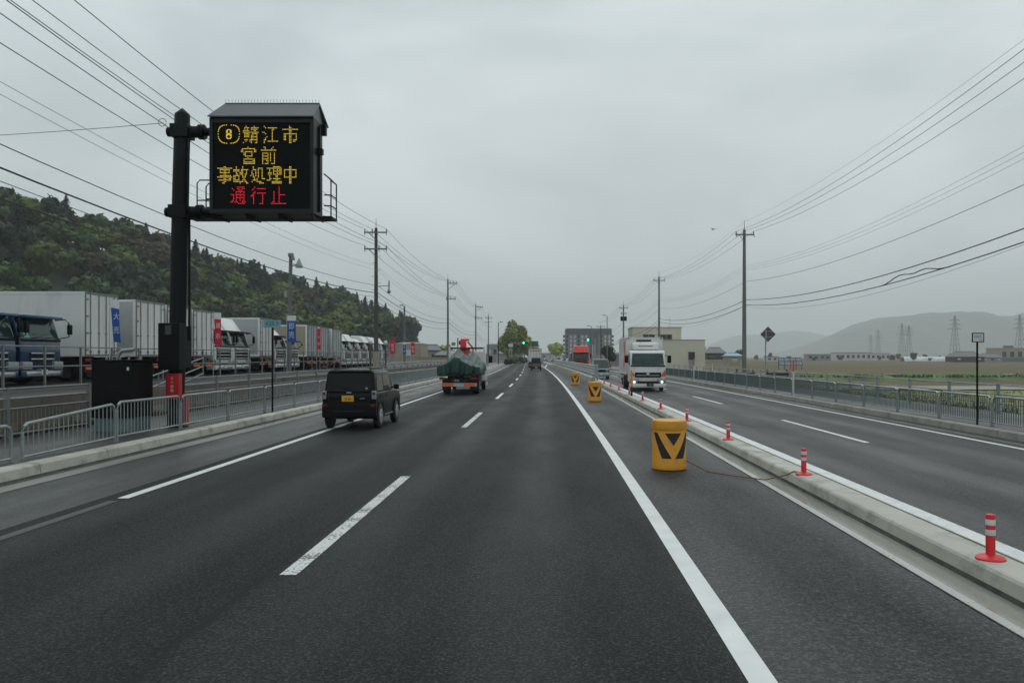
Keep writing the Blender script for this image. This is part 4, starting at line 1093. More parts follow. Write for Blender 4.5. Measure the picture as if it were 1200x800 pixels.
for s in (-1, 1): q.tube([(s * .50, .35, 1.66), (s * .50, 1.85, 1.66)], .02, 6)
q.build('roof_rail', 'black_plastic', kc)

# --- general small van, usable from both ends
def make_van(name, label, loc, rz, body_m, low_m, L=3.35, W=.735, H=1.85, plate='plate_yellow', group=None, roof_m=None, red_corner=False):
    o = thing(name, label, 'van', loc, rz, group)
    q = MB(); q.prism([(.0, .42), (.02, .80), (.28, 1.02), (L, 1.02), (L + .02, .45), (L - .1, .26), (.1, .26)], 'x', -W, W, b=.05, seg=3); q.build('body', body_m, o, smooth=45)
    q = MB(); q.bev(-W + .015, W - .015, .22, L - .01, 1.0, H - .06, .07, 3, (-W + .10, W - .10, .78, L - .10)); cab_ = q.build('cabin', body_m, o, smooth=45)
    MB().bev(-W + .11, W - .11, .82, L - .14, H - .085, H, .035).build('roof', roof_m or body_m, o, smooth=45)
    def fp(x, z): t = (z - 1.0) / (H - 1.06); return (x * lerp(1, (W - .1) / W, t), lerp(.22, .78, t) - .008, z)
    q = MB(); q.quad(fp(-.64, 1.06), fp(-.64, H - .14), fp(.64, H - .14), fp(.64, 1.06)); q.build('windscreen', 'cab_glass', cab_)
    def bp(x, z): t = (z - 1.0) / (H - 1.06); return (x * lerp(1, (W - .1) / W, t), lerp(L - .01, L - .10, t) + .008, z)
    q = MB(); q.quad(bp(-.64, 1.08), bp(.64, 1.08), bp(.64, H - .16), bp(-.64, H - .16)); q.build('rear_window', 'dark_glass', cab_)
    for s in (-1, 1):
        def sp(y, z): t = (z - 1.0) / (H - 1.06); return (s * (lerp(W - .015, W - .10, t) + .006), y, z)
        for ya, yb, yc, yd in ((.55, 1.45, 1.45, .90), (1.55, 2.35, 2.35, 1.55), (2.45, L - .2, L - .25, 2.45)):
            q = MB(); q.quad(sp(ya, 1.08), sp(yb, 1.08), sp(yc, H - .2), sp(yd, H - .2)); q.build('side_window', 'dark_glass', cab_)
        MB().bev(min(s * .42, s * .72), max(s * .42, s * .72), -.02, .1, .66, .84, .03).build('headlight', 'lens_red' if red_corner else 'lens_clear', o, smooth=45)
        MB().bev(min(s * .60, s * .735), max(s * .60, s * .735), L - .04, L + .035, .62, .98, .02).build('tail_light', 'lens_red', o, smooth=45)
        mirror(o, [(s * .70, .62, 1.1), (s * .82, .58, 1.12)], (min(s * .78, s * .92), max(s * .78, s * .92), .54, .64, 1.04, 1.22))
        for y in (.62, L - .55): wheel(o, s * (W - .08), y, .28, .15, 'alloy', s, 6)
    MB().bev(-W - .005, W + .005, -.06, .14, .28, .58, .05).build('bumper', low_m, o, smooth=45)
    if red_corner: MB().bev(-.66, .66, -.02, .12, .56, .98, .03).build('front_panel', 'car_silver', o, smooth=45)
    MB().bev(-.40, .40, -.03, .05, .64, .86, .02).build('grille', 'black_plastic', o)
    MB().bev(-W - .005, W + .005, L - .1, L + .07, .28, .55, .05).build('rear_bumper', low_m, o, smooth=45)
    number_plate(o, 0, -.07, .46, .33, .165, plate, None, 'ink'); number_plate(o, 0, L + .08, .47, .33, .165, plate, None, 'ink', 1)
    return o
make_van('kei_van', 'dark grey small van ahead in the right lane behind the white truck', (-.62 + bend(113), 113 + 3.35, 0), R(180) + .03, 'van_grey', 'black_plastic', H=1.88)
make_van('kei_van', 'maroon small van with pale front coming behind the white oncoming truck', (5.15 + bend(70), 70.3, 0), -.01, 'maroon', 'car_silver', plate='plate_white', roof_m='car_silver', red_corner=True, H=1.80)
make_van('minivan', 'dark minivan half hidden by the guard rail next to the red truck', (6.4 + bend(150), 132, 0), -.02, 'van_grey', 'black_plastic', L=4.4, W=.85, H=1.9, plate='plate_white')
CQ = 'cars far down the road'
for i, (px_, y, m, lab) in enumerate(((668, 172, 'truck_white', 'white car far off, left of the red truck'), (664, 195, 'van_grey', 'dark car far off, behind the white car at the guard rail'), (648, 300, 'car_silver', 'silver car very far down the road'), (640, 330, 'truck_white', 'white car very far down the road, farthest of all'), (655, 260, 'truck_white', 'pale van far down the road under the right tree'))):
    make_van('car', lab, ((px_ - VX) / F_ * y, y, 0), 0, m, 'black_plastic', L=4.3, W=.85, H=1.6 if i != 4 else 1.95, plate='plate_white')

# --- trucks
def make_cab(o, W, H, col, L=1.9, base=.55, visor=True, high=0.0, top_col=None, look='big', y0=0.0):
    """tilt cab with its nose at y0; parts go under o"""
    hw = W / 2
    prof = [(y0 + .02, base), (y0, base + .55), (y0 + .03, base + .92), (y0 + .28, H - .10), (y0 + .40, H), (y0 + L, H), (y0 + L, base), (y0 + .5, base - .05)]
    q = MB(); q.prism(prof, 'x', -hw, hw, b=.06, seg=3); cab_ = q.build('cab', col, o, smooth=45)
    zb, zt = base + .98, H - .16
    def fy(z): t = (z - (base + .92)) / (H - .10 - base - .92); return lerp(y0 + .03, y0 + .28, t) - .008
    q = MB(); q.quad((-hw + .08, fy(zb), zb), (hw - .08, fy(zb), zb), (hw - .14, fy(zt), zt), (-hw + .14, fy(zt), zt)); q.build('windscreen', 'cab_glass', cab_)
    q = MB()
    for x in (-.45, .15): q.tube([(x, fy(zb) - .02, zb + .02), (x + .55, fy(zb + .08) - .02, zb + .07)], .012, 4)
    q.build('wiper', 'black_plastic', cab_)
    q = MB(); q.bev(-hw + .03, hw - .03, y0 - .015, y0 + .2, zb - .09, zb - .015, .012); q.build('cowl', 'black_plastic', cab_)
    for s in (-1, 1):
        q = MB(); x = s * (hw + .006)
        q.add([(x, y0 + .30, zb - .05), (x, y0 + 1.15, zb + .05), (x, y0 + 1.15, zt), (x, y0 + .42, zt)], [(0, 1, 2, 3)]); q.build('side_window', 'cab_glass', cab_)
        if look == 'big':
            q = MB(); q.tube([(s * (hw - .04), y0 + .2, H - .16), (s * (hw + .14), y0 - .05, H - .12), (s * (hw + .26), y0 - .12, H - .25), (s * (hw + .26), y0 - .12, zb + .1), (s * (hw + .02), y0 + .22, zb)], .024, 6)
            q.bev(min(s * (hw + .16), s * (hw + .36)), max(s * (hw + .16), s * (hw + .36)), y0 - .20, y0 - .10, zb + .18, H - .30, .03); q.build('door_mirror', 'black_plastic', o, smooth=50)
        else:
            mirror(o, [(s * hw, y0 + .25, zt - .1), (s * (hw + .16), y0 + .05, zt - .15)], (min(s * (hw + .1), s * (hw + .32)), max(s * (hw + .1), s * (hw + .32)), y0 - .02, y0 + .08, zt - .55, zt - .12))
        q = MB(); q.bev(min(s * (hw - .50), s * (hw + .02)), max(s * (hw - .50), s * (hw + .02)), y0 - .08, y0 + .25, base - .08, base + .20, .05); q.build('headlight', 'lens_clear', o, smooth=45)
    MB().bev(-hw - .02, hw + .02, y0 - .06, y0 + .45, base - .34, base - .09, .05, 3).build('bumper', col if look != 'chrome' else 'chrome', o, smooth=45)
    if visor: MB().bev(-hw + .05, hw - .05, y0 - .10, y0 + .34, H - .14, H - .04, .03, 2).build('sun_visor', top_col or 'dark_glass', cab_, smooth=45)
    if high:
        q = MB(); q.prism([(y0 + .42, H - .03), (y0 + .95, H + high), (y0 + L - .05, H + high + .05), (y0 + L - .02, H - .03)], 'x', -hw + .10, hw - .10, b=.07, seg=3); q.build('roof_deflector', top_col or col, o, smooth=45)
    return cab_
def grille(o, W, base, y0=0.0, bars=4, m='chrome', back='black_plastic', h=.62, w=.40):
    hw = W * w
    g_ = MB().bev(-hw, hw, y0 - .02, y0 + .1, base + .22, base + .22 + h, .02).build('grille', back, o)
    q = MB()
    for i in range(bars): z = base + .28 + i * (h - .1) / max(1, bars - 1); q.bev(-hw + .03, hw - .03, y0 - .055, y0 - .018, z - .028, z + .028, .01)
    q.build('grille_bars', m, g_, smooth=45)
def make_box(o, y0, L, W, z0, z1, side_m='box_white', door_m='box_white', trim='box_white', tail_frame=True):
    """cargo box with framed edges, two rear doors, lock bars and hinges; rear at y0 + L"""
    hw = W / 2; t = .045
    b = MB().box(-hw, hw, y0, y0 + L, z0, z1).build('cargo_box', side_m, o)
    q = MB(); e = .012
    for s in (-1, 1):
        q.box(min(s * (hw - .02), s * (hw + e)), max(s * (hw - .02), s * (hw + e)), y0 - e, y0 + L + e, z1 - .09, z1 + e); q.box(min(s * (hw - .02), s * (hw + e)), max(s * (hw - .02), s * (hw + e)), y0 - e, y0 + L + e, z0 - e, z0 + .11)
        for ya in (y0 - e, y0 + L - .10): q.box(min(s * (hw - .02), s * (hw + e + .002)), max(s * (hw - .02), s * (hw + e + .002)), ya, ya + .10 + e, z0 + .11, z1 - .09)
    q.box(-hw + .0, hw - .0, y0 - e, y0 + .08, z1 - .09, z1 + e + .002)
    q.build('edge_trim', trim, b)
    yr = y0 + L
    q = MB(); q.box(-hw, hw, yr - .06, yr + .05, z1 - .07, z1 + .015); q.box(-hw, hw, yr + .001, yr + .05, z0 - .02, z0 + .05)
    for s in (-1, 1): q.box(min(s * (hw - .05), s * hw), max(s * (hw - .05), s * hw), yr + .001, yr + .05, z0 + .05, z1 - .07)
    q.build('door_frame', 'fence_grey', b)
    for s in (-1, 1):
        x0, x1 = sorted((s * .008, s * (hw - .055)))
        q = MB(); q.bev(x0, x1, yr + .002, yr + .034, z0 + .055, z1 - .075, .006, m=door_m)
        for f in (.22, .72): x = s * hw * f; q.tube([(x, yr + .055, z0 + .02), (x, yr + .055, z1 - .04)], .017, 6, m='fence_grey'); q.box(x - .05, x + .05, yr + .035, yr + .075, z0 + .12, z0 + .2, 'fence_grey'); q.box(x - .04, x + .04, yr + .035, yr + .075, z0 + .85, z0 + .90, 'fence_grey')
        for k in range(4): z = z0 + .2 + k * (z1 - z0 - .5) / 3; q.bev(min(s * (hw - .18), s * (hw + .02)), max(s * (hw - .18), s * (hw + .02)), yr + .034, yr + .062, z, z + .06, .006, m='fence_grey')
        q.build('rear_door', None, b)
    return b
def make_chassis(o, y0, y1, W, z=.62, tail=True):
    q = MB(); hw = W / 2
    q.box(-.42, -.28, y0, y1 - .2, z, z + .24); q.box(.28, .42, y0, y1 - .2, z, z + .24)
    for k in range(4): y = y0 + .4 + k * (y1 - y0 - 1) / 3; q.box(-.28, .28, y, y + .1, z + .05, z + .2)
    for s in (-1, 1): q.box(min(s * (hw - .25), s * (hw - .18)), max(s * (hw - .25), s * (hw - .18)), y0 + 1.6, y1 - 2.6, .45, .95); q.bev(min(s * .5, s * (hw - .3)), max(s * .5, s * (hw - .3)), y0 + 1.2, y0 + 2.0, .42, .95, .04)
    q.build('chassis', 'chassis', o)
    if tail:
        MB().box(-hw + .06, hw - .06, y1 - .12, y1 - .02, .46, .58).build('rear_bumper', 'chassis', o)
        for s in (-1, 1):
            MB().bev(min(s * .62, s * (hw - .08)), max(s * .62, s * (hw - .08)), y1 - .10, y1 - .0, .78, .90, .01).build('tail_light', 'lens_red', o)
            MB().box(min(s * .35, s * (hw - .12)), max(s * .35, s * (hw - .12)), y1 - .015, y1 - .008, .47, .57).build('reflector_plate', 'reflector_orange', o)
            MB().box(min(s * (hw - .62), s * (hw - .05)), max(s * (hw - .62), s * (hw - .05)), y1 - .9, y1 - .885, .16, .62).build('mud_flap', 'rubber', o)
def truck_wheels(o, W, ys_, r=.48, w=.26, rim='fence_grey'):
    for i, y in enumerate(ys_):
        for s in (-1, 1): wheel(o, s * (W / 2 - (.16 if i == 0 else .26)), y, r, w if i == 0 else w * 1.75, rim, s, 6)

# oncoming white refrigerated truck with headlights on
wt_ = thing('white_truck', 'white box truck coming towards us with headlights on', 'truck', (5.92 + bend(46), 45.6, 0), -.012)
make_cab(wt_, 2.06, 2.36, 'truck_white', 1.75, .55, visor=False, look='mid')
q = MB(); q.bev(-.76, .76, -.03, .08, .80, 1.13, .05); gq = q.build('grille', 'black_plastic', wt_, smooth=45)
q = MB(); q.tube([(-.74, -.03, 1.10), (.74, -.03, 1.10)], .02, 6); q.tube([(-.66, -.04, .92), (.66, -.04, .92)], .012, 5); q.lathe([(.10, -.05), (.09, -.065)], 16, (0, 0, 1.02), 'y'); q.build('grille_trim', 'chrome', gq, smooth=45)
for s in (-1, 1):
    q = MB(); q.prism([(s * 1.035, .88), (s * .74, .90), (s * .99, 1.25)], 'y', -.03, .05); q.build('turn_signal', 'lens_orange', wt_)
    MB().lathe([(.075, -.10), (.07, -.115)], 16, (s * .80, 0, .545), 'y').build('lamp', 'lamp_white', wt_)
MB().bev(-1.04, 1.04, -.07, .3, .28, .40, .03).build('lower_bumper', 'truck_white', wt_, smooth=45)
MB().bev(-.62, .62, -.085, -.05, .47, .58, .01).build('air_intake', 'black_plastic', wt_)
number_plate(wt_, .12, -.10, .40, .40, .20, 'plate_green', '157', 'plate_white')
make_box(wt_, 1.85, 5.6, 2.2, .95, 3.17, 'truck_white', 'truck_white')
q = MB(); q.bev(-.80, .80, 1.25, 1.84, 2.40, 2.84, .12, 3); q.build('cooling_unit', 'truck_white', wt_, smooth=45)
MB().box(-.50, .40, 1.835, 1.845, 2.93, 3.03).build('unit_grille', 'black_plastic', wt_); MB().box(-.45, .42, 1.243, 1.249, 2.62, 2.66).build('unit_slot', 'black_plastic', wt_)
for s in (-1, 1): MB().bev(s * .98 - .05, s * .98 + .05, 1.80, 1.86, 3.08, 3.14, .01).build('marker_lamp', 'lens_red', wt_)
q = MB()                                                       # orange swoosh on the flank
x = -1.116
q.add([(x, 2.9, 2.98), (x, 3.9, 2.90), (x, 3.35, 2.2), (x, 4.1, 1.45), (x, 3.4, 1.15), (x, 2.75, 2.0)], [(0, 5, 2, 1), (5, 4, 3, 2)]); q.build('orange_stripe', 'reflector_orange', wt_)
make_chassis(wt_, .8, 7.4, 2.1, .55)
q = MB()
for k in range(5): q.bev(-1.12, -1.06, 2.3 + k * .9, 2.4 + k * .9, .84, .92, .01)
q.build('side_lamp', 'lens_orange', wt_)
truck_wheels(wt_, 2.1, [1.0, 5.4], .40, .22)

# white truck ahead, seen from behind
ah = thing('white_truck', 'white box truck ahead in the right lane in front of the grey van', 'truck', (-.72 + bend(143), 143 + 9.5, 0), R(180) + .03)
make_cab(ah, 2.3, 2.9, 'truck_white', 2.0, .6, False, 0, None, 'mid'); make_box(ah, 2.1, 7.4, 2.46, 1.1, 3.5, 'box_white', 'box_white'); make_chassis(ah, 1, 9.5, 2.4, .62); truck_wheels(ah, 2.4, [1.2, 6.6, 7.7])
MB().box(-1.0, .95, 9.545, 9.552, 3.05, 3.16).build('red_band', 'lens_red', ah)

# red truck with white nose behind the guard rail
rt = thing('red_truck', 'red high roofed truck coming along the far side of the guard rail', 'truck', (6.25 + bend(118), 118, 0), -.03)
make_cab(rt, 2.4, 2.78, 'truck_red', 2.2, .65, True, .86, 'truck_red', 'big'); grille(rt, 2.4, .65, 0, 3, 'truck_red'); make_box(rt, 2.4, 8.5, 2.48, 1.1, 3.4, 'box_silver', 'box_white'); make_chassis(rt, 1, 10.9, 2.4); truck_wheels(rt, 2.4, [1.3, 7.4, 8.6])

# flatbed crane truck with a green tarpaulin, seen from behind
tt = thing('crane_truck', 'flatbed truck with red crane driving ahead in the left lane', 'truck', (-4.78 + bend(42), 41.4 + 7.6, 0), R(180) + .02)
Lt = 7.6                                                       # tail at y = Lt, seen from the rear
make_cab(tt, 2.1, 2.34, 'truck_white', 1.75, .55, False, 0, None, 'mid')
MB().bev(-1.08, 1.08, 2.6, Lt, .98, 1.12, .02).build('flatbed', 'wood_dark', tt)
q = MB()
for s in (-1, 1): q.box(min(s * 1.06, s * 1.10), max(s * 1.06, s * 1.10), 2.6, Lt - .02, 1.12, 1.42)
q.box(-1.06, 1.06, Lt - .05, Lt - .01, 1.12, 1.30); q.build('drop_side', 'truck_white', tt)
make_chassis(tt, .8, Lt, 2.1, .62, tail=False)
MB().box(-.95, .95, Lt - .06, Lt, .44, .62).build('rear_bumper', 'box_silver', tt)
for s in (-1, 1):
    MB().box(s * .57 - .30, s * .57 + .30, Lt + .001, Lt + .008, .45, .61).build('reflector_plate', 'reflector_orange', tt)
    MB().bev(s * .82 - .20, s * .82 + .20, Lt - .04, Lt + .02, .80, .92, .01).build('tail_light', 'lens_red', tt)
    MB().box(s * .75 - .24, s * .75 + .24, Lt - 1.15, Lt - 1.135, .2, .8).build('mud_flap', 'rubber', tt)
number_plate(tt, .1, Lt + .0, .76, .38, .19, 'plate_green', '89-50', 'plate_white', 1)
truck_wheels(tt, 2.1, [1.0, 5.9], .41, .22)
q = MB()                                                       # head board frame and crane
q.box(-1.05, 1.05, 2.50, 2.58, 2.46, 2.56)
q.build('rack_bar', 'chassis', tt)
for s in (-1, 1): MB().box(s * 1.02 - .05, s * 1.02 + .05, 2.48, 2.60, 1.1, 2.60).build('rack_post', 'truck_white', tt)
cr_ = MB().bev(-.16, .42, 1.95, 2.40, 1.1, 2.5, .05).build('crane_column', 'crane_red', tt, smooth=45)
q = MB(); q.prism([(1.9, 2.35), (1.85, 3.05), (2.05, 3.12), (2.45, 3.05), (2.5, 2.4)], 'x', .08, .40, b=.03); q.tube([(-.02, 2.3, 2.9), (-.32, 2.3, 2.55), (-.36, 2.3, 2.25)], .05, 8); q.tube([(-.1, 2.1, 3.0), (.2, 2.1, 3.02)], .06, 8)
q.build('crane_head', 'crane_red', cr_, smooth=45)
MB().tube([(.46, 2.2, 2.95), (.46, 2.2, 2.72)], .05, 8).build('hook', 'black_plastic', cr_)
# tarpaulin: it is draped over the load and lies on the truck
nx, ny = 40, 56; q = MB(); y0, y1 = 2.75, Lt + .05
def tarp_h(u, y):  # u across (camera right is -x here)
    t = (y - y0) / (y1 - y0)
    a = max(0, 1 - abs(u - .12) / .92) ** 1.05 * (1.0 if t > .62 else .55 + .45 * t / .62) * (1 - max(0, (t - .78) / .22) ** 1.2 * .50)
    b2 = max(0, 1 - abs(u + .30) / .95) ** .8 * max(0, 1 - abs(t - .18) / .42) * .92
    dip = .16 * math.exp(-((t - .45) / .10) ** 2) * (abs(u) < .9)
    return 1.46 + .98 * max(a, b2) - dip * (u < .2)
for j in range(ny + 1):
    y = y0 + (y1 - y0) * j / ny
    for i in range(nx + 1):
        s_ = -1 + 2 * i / nx; u = s_ * 1.36
        fold = .034 * math.sin(9 * s_ + 5 * y) + .028 * math.sin(23 * s_ - 3 * y) + .015 * math.sin(41 * s_ + 2 * y)
        if abs(u) <= 1.10: q.v.append((u, y, tarp_h(u, y) + fold))
        else:
            k = (abs(u) - 1.10) / .26; q.v.append((math.copysign(1.13 + .03 * math.sin(8 * y) + .02 * k, u), y, tarp_h(math.copysign(1.1, u), y) - k * (.42 + .05 * math.sin(6 * y + u))))
for j in range(ny):
    for i in range(nx): a = j * (nx + 1) + i; q.f.append((a, a + 1, a + nx + 2, a + nx + 1)); q.mi.append(0)
o_ = len(q.v)                                                  # rear flap hanging with folds
for r_ in range(9):
    for i in range(nx + 1):
        s_ = -1 + 2 * i / nx; u = s_ * 1.13; top = tarp_h(min(max(u, -1.1), 1.1), y1)
        zb = 1.06 + .05 * math.sin(7 * s_) + .03 * math.sin(17 * s_)
        q.v.append((u, y1 + .05 * math.sin(11 * s_) * r_ / 8 + .05 * math.sin(29 * s_) * (.3 + r_ / 8) + .05, lerp(top, zb, r_ / 8)))
for r_ in range(8):
    for i in range(nx): a = o_ + r_ * (nx + 1) + i; q.f.append((a, a + nx + 1, a + nx + 2, a + 1)); q.mi.append(0)
tp = q.build('tarpaulin', 'tarp_green', None, smooth=70)
tp.location = tt.location; tp.rotation_euler = tt.rotation_euler
md = tp.modifiers.new('thickness', 'SOLIDIFY'); md.thickness = .012
tag(tp, 'dark green tarpaulin draped over the load of the crane truck', 'tarpaulin')

# --- trucks for sale in the yard: cabs facing the road (+x) or boxes with their doors to it
YZ = 1.04
def yard_pos(y, x=-17.5): return (x + bend(y), y, YZ)
def yard_cab(label, y, W, H, col, high=0, top=None, look='big', x=-17.5, L=1.9, cargo=None, gm='chrome', base=.6, gk=(4, .40, .62)):
    o = thing('parked_truck', label, 'truck', yard_pos(y, x), R(90))
    make_cab(o, W, H, col, L, base, True, high, top, look); grille(o, W, base, 0, gk[0], gm, 'black_plastic', gk[2], gk[1])
    MB().bev(-W * .42, W * .42, -.09, -.05, base - .30, base - .14, .02).build('bumper_guard', 'chrome', o, smooth=45)
    number_plate(o, 0, -.10, base - .16, .34, .17, 'plate_white', None, 'ink')
    make_chassis(o, .8, 8.0, W); truck_wheels(o, W, [1.3, 5.6, 6.7], .48, .26)
    if cargo: make_box(o, 2.3, cargo[0], W, 1.05, cargo[1], cargo[2], cargo[2])
    return o
def yard_box(label, y, W, top, L=8.5, side='box_silver', door='box_white', x=-17.5, z0=1.0):
    o = thing('parked_truck', label, 'truck', (x - (L + 2.2) + bend(y), y, YZ), R(-90))
    make_box(o, 2.2, L, W, z0, top, side, door); make_chassis(o, 1, L + 2.2, W); make_cab(o, W - .15, 2.5, 'truck_white', 1.9, .6, False, 0, None, 'mid'); truck_wheels(o, W, [1.3, L - .9, L + .3], .46, .26)
    return o
yard_cab('white truck cab cut off by the left picture edge in the yard', 22.4, 2.2, 2.5, 'truck_white')
yard_cab('dark blue truck cut by the left picture edge, next to another blue one', 24.75, 2.2, 2.42, 'truck_blue', top='truck_blue_top', gk=(2, .30, .30))
bt = yard_cab('dark blue truck with green parking slip behind its windscreen in the yard', 27.15, 2.15, 2.42, 'truck_blue', top='truck_blue_top', gk=(2, .30, .30))
q = MB(); sy = lambda z: .03 + .25 * (z - 1.52) / .8 - .014
q.quad((-.85, sy(1.62), 1.62), (-.55, sy(1.62), 1.62), (-.60, sy(1.78), 1.78), (-.82, sy(1.78), 1.78)); q.build('parking_slip', 'slip_green', bt)
yard_box('nearest white box truck, its long pale side rising above the blue cabs', 30.8, 2.25, 3.42, 9.5, 'box_white')
yard_box('white box truck partly behind the message sign pole', 34.6, 2.45, 3.38, 8.5)
yard_box('white box truck just right of the message sign pole', 37.35, 2.4, 3.34, 8.0)
yard_box('white box truck directly left of the red sale banner', 40.0, 2.3, 3.30, 8.0)
yard_cab('white high roofed truck cab beside the red sale banner', 42.6, 2.3, 2.45, 'truck_white', .72)
yard_cab('white high roofed truck cab standing in front of the silver box', 45.1, 2.4, 2.45, 'truck_white', .70)
yard_box('box truck with silver side behind the blue kilometre sign', 49.2, 2.35, 3.34, 8.0, 'box_silver')
yard_cab('white truck cab right of the blue kilometre sign', 52.0, 2.3, 2.4, 'truck_white', .5)
yard_cab('small white truck cab with big black mirror frames under the blue banner', 54.6, 2.2, 2.15, 'truck_white', look='big', L=1.7)
yard_box('grey box truck with a red banner at its doors', 59.0, 2.5, 3.30, 7.5, 'tan_wall', 'box_silver')
yard_box('silver box truck, middle of three grey boxes in the far row', 62.3, 2.4, 3.28, 7.5, 'box_silver', 'box_silver')
yard_box('silver box truck at the far end of the row of boxes', 66.2, 2.9, 3.26, 7.5, 'box_silver', 'box_silver')
for i, (y, lab) in enumerate(((70.2, 'white truck cab next to the last silver box'), (73.2, 'white truck cab left of the first globe lamp'), (76.6, 'white truck cab between the globe lamps and the brown pole'), (80.0, 'white truck cab behind the brown utility pole'), (84.0, 'white truck cab behind the second globe lamp'), (88.0, 'last white truck cab beside the far red banner'))):
    yard_cab(lab, y, 2.35, 2.4, 'truck_white', .65 if i != 2 else .3)

# ------------------------------------------------------------------ banners
def banner(label, loc, h, w, m, chars, ink='flag_white', top='flag_white', tilt=0.0, rz=0.0, hc=1.5):
    o = thing('sale_banner', label, 'banner', loc, rz)
    MB().tube([(-.02, 0, 0), (-.02, 0, h + .05)], .016, 6).build('pole', 'galv_pale', o)
    q = MB(); n = 10
    for i in range(n + 1):
        t = i / n; z = h - hc * t
        for j in range(5):
            u = j / 4; ww = w * (1 - .25 * tilt * t); q.v.append((u * ww + tilt * .12 * t, .035 * math.sin(3 * u + 4 * t) * (u > 0) + .002, z - .05 * u * tilt))
    for i in range(n):
        for j in range(4):
            a = i * 5 + j; q.f.append((a, a + 5, a + 6, a + 1)); q.mi.append(q.mset(top if i < 2 else 'flag_white' if False else m))
    c = q.build('cloth', None, o, smooth=60)
    for k, ch in enumerate(chars):
        text('lettering', ch, min(hc * .30, w * .8), ink, c, (w * .5 + tilt * .08, -.042, h - hc * (.42 + .32 * k)), sx=.85)
    return o
def B(px_, z): return ((px_ - VX) / F_ * z, z)
banner('blue sale banner twisted round its pole in front of the nearest white box', (*B(129, 27.8), YZ), 3.0, .33, 'flag_blue', ['大', '売'], tilt=1.0, hc=1.5)
banner('red sale banner with white top beside the white truck cabs', (*B(250.5, 36), YZ), 3.0, .34, 'flag_red', ['展', '示'], tilt=.5)
banner('blue sale banner with white top in front of the lamp pole', (*B(336.5, 44), YZ), 3.28, .50, 'flag_blue', ['即', '売'])
banner('narrow red banner hanging at the doors of the grey box truck', (*B(371.5, 57), YZ), 3.0, .26, 'flag_red', ['大', '売'], top='flag_red')
banner('red sale banner at the end of the cab row, behind the second globe lamp', (*B(457, 86), YZ), 2.8, .60, 'flag_red', ['販', '売'], top='flag_red')
banner('thin blue sale banner between two red ones far along the yard', (*B(472, 96), YZ), 2.75, .40, 'flag_blue', ['中', '古'])
banner('farthest red sale banner beyond the blue one', (*B(481.5, 100), YZ), 2.75, .50, 'flag_red', ['販', '売'], top='flag_red')

# ------------------------------------------------------------------ utility poles and their wires
def util_pole(label, loc, h, m, arms, group=None, lean=0.0, r=.17, extras=None):
    o = thing('utility_pole', label, 'utility pole', loc, heading(loc[1]) * -1)
    q = MB(); q.tube([(0, 0, -.9), (lean * h * .5, 0, h * .5), (lean * h, 0, h)], r, 10, r * .58); q.build('pole', m, o, smooth=50)
    MB().tube([(lean * h, 0, h), (lean * h, 0, h + .75)], .028, 5, .012).build('lightning_spike', 'dark_steel', o)
    for z, x0, x1, ins in arms:
        a = MB(); a.box(x0 + lean * z, x1 + lean * z, -.21, -.13, z - .05, z + .05)
        if x0 < -.2 and x1 > .2: a.tube([(x0 * .6 + lean * z, -.17, z - .04), (lean * z, -.16, z - .55)], .02, 4)
        else: a.tube([(x1 * .8 + lean * z, -.17, z - .04), (lean * z, -.16, z - .9)], .03, 4)
        a = a.build('crossarm', 'insulator', o)
        for x in ins:
            MB().lathe([(.035, z + .05), (.05, z + .09), (.03, z + .12), (.055, z + .15), (.03, z + .19), (.045, z + .22), (.012, z + .28)], 8, (x + lean * z, -.17, 0)).build('insulator', 'insulator', a, smooth=40)
            MB().tube([(x + lean * z, -.2, z - .05), (x + lean * z + .04, -.3, z - .22)], .03, 5).build('clamp', 'insulator', a)
    return o
LX = [(8.6, -12.6), (58.6, -12.9), (107, -12.6), (161, -12.4), (211, -12.9)]
lp1 = util_pole('brown utility pole with two crossarms and a lamp, tallest on the left', (-12.6 + bend(58.6), 58.6, .3), 11.3, 'pole_brown', [(10.95, -.85, .85, (-.8, -.25, .8)), (9.72, -.85, .85, (-.8, .25, .8))], lean=-.004 * 0, r=.19)
q = MB(); q.tube([(0, -.1, 6.95), (1.05, -.1, 7.0)], .03, 6); q.tube([(.98, -.1, 7.35), (.98, -.1, 6.7)], .05, 8); q.lathe([(.05, 6.42), (.13, 6.50), (.13, 6.62), (.06, 6.7)], 12, (.98, -.1, 0)); q.build('street_lamp', 'fence_grey', lp1, smooth=50)
MB().lathe([(.24, .0), (.24, 2.1)], 12).build('pole_guard', 'tan_wall', lp1, smooth=50)
q = MB()
for k in range(14): z = 3.2 + k * .5; q.tube([(.15 * (-1) ** k, 0, z), (.34 * (-1) ** k, 0, z)], .012, 4)
q.build('step_bolt', 'dark_steel', lp1)
util_pole('second utility pole on the left, arms reaching towards the road', (-12.6 + bend(107), 107, .3), 12.2, 'pole_concrete', [(11.7, -.05, 1.3, (.35, .75, 1.2)), (9.6, -.25, 1.1, (-.15, .4, 1.0))])
util_pole('third utility pole along the left side, farther and smaller', (-12.4 + bend(161), 161, .3), 12.4, 'pole_concrete', [(11.9, -.05, 1.5, (.4, .9, 1.4)), (9.6, -.25, 1.3, (-.15, .5, 1.2))])
util_pole('fourth utility pole on the left, near the big roadside trees', (-12.3 + bend(211), 211, .3), 13.0, 'pole_brown', [(12.2, -.9, .9, (-.8, 0, .8)), (11.0, -.9, .9, (-.8, 0, .8))])
util_pole('tall grey concrete utility pole standing behind the right fence', (15.25 + bend(60), 60, -.3), 12.0, 'pole_concrete', [(11.6, -.72, .72, (-.66, -.1, .66))], r=.19)
util_pole('second utility pole on the right, rising behind the white truck', (15.2 + bend(101), 101, -.3), 12.6, 'pole_concrete', [(12.1, -.75, .75, (-.68, 0, .68))])
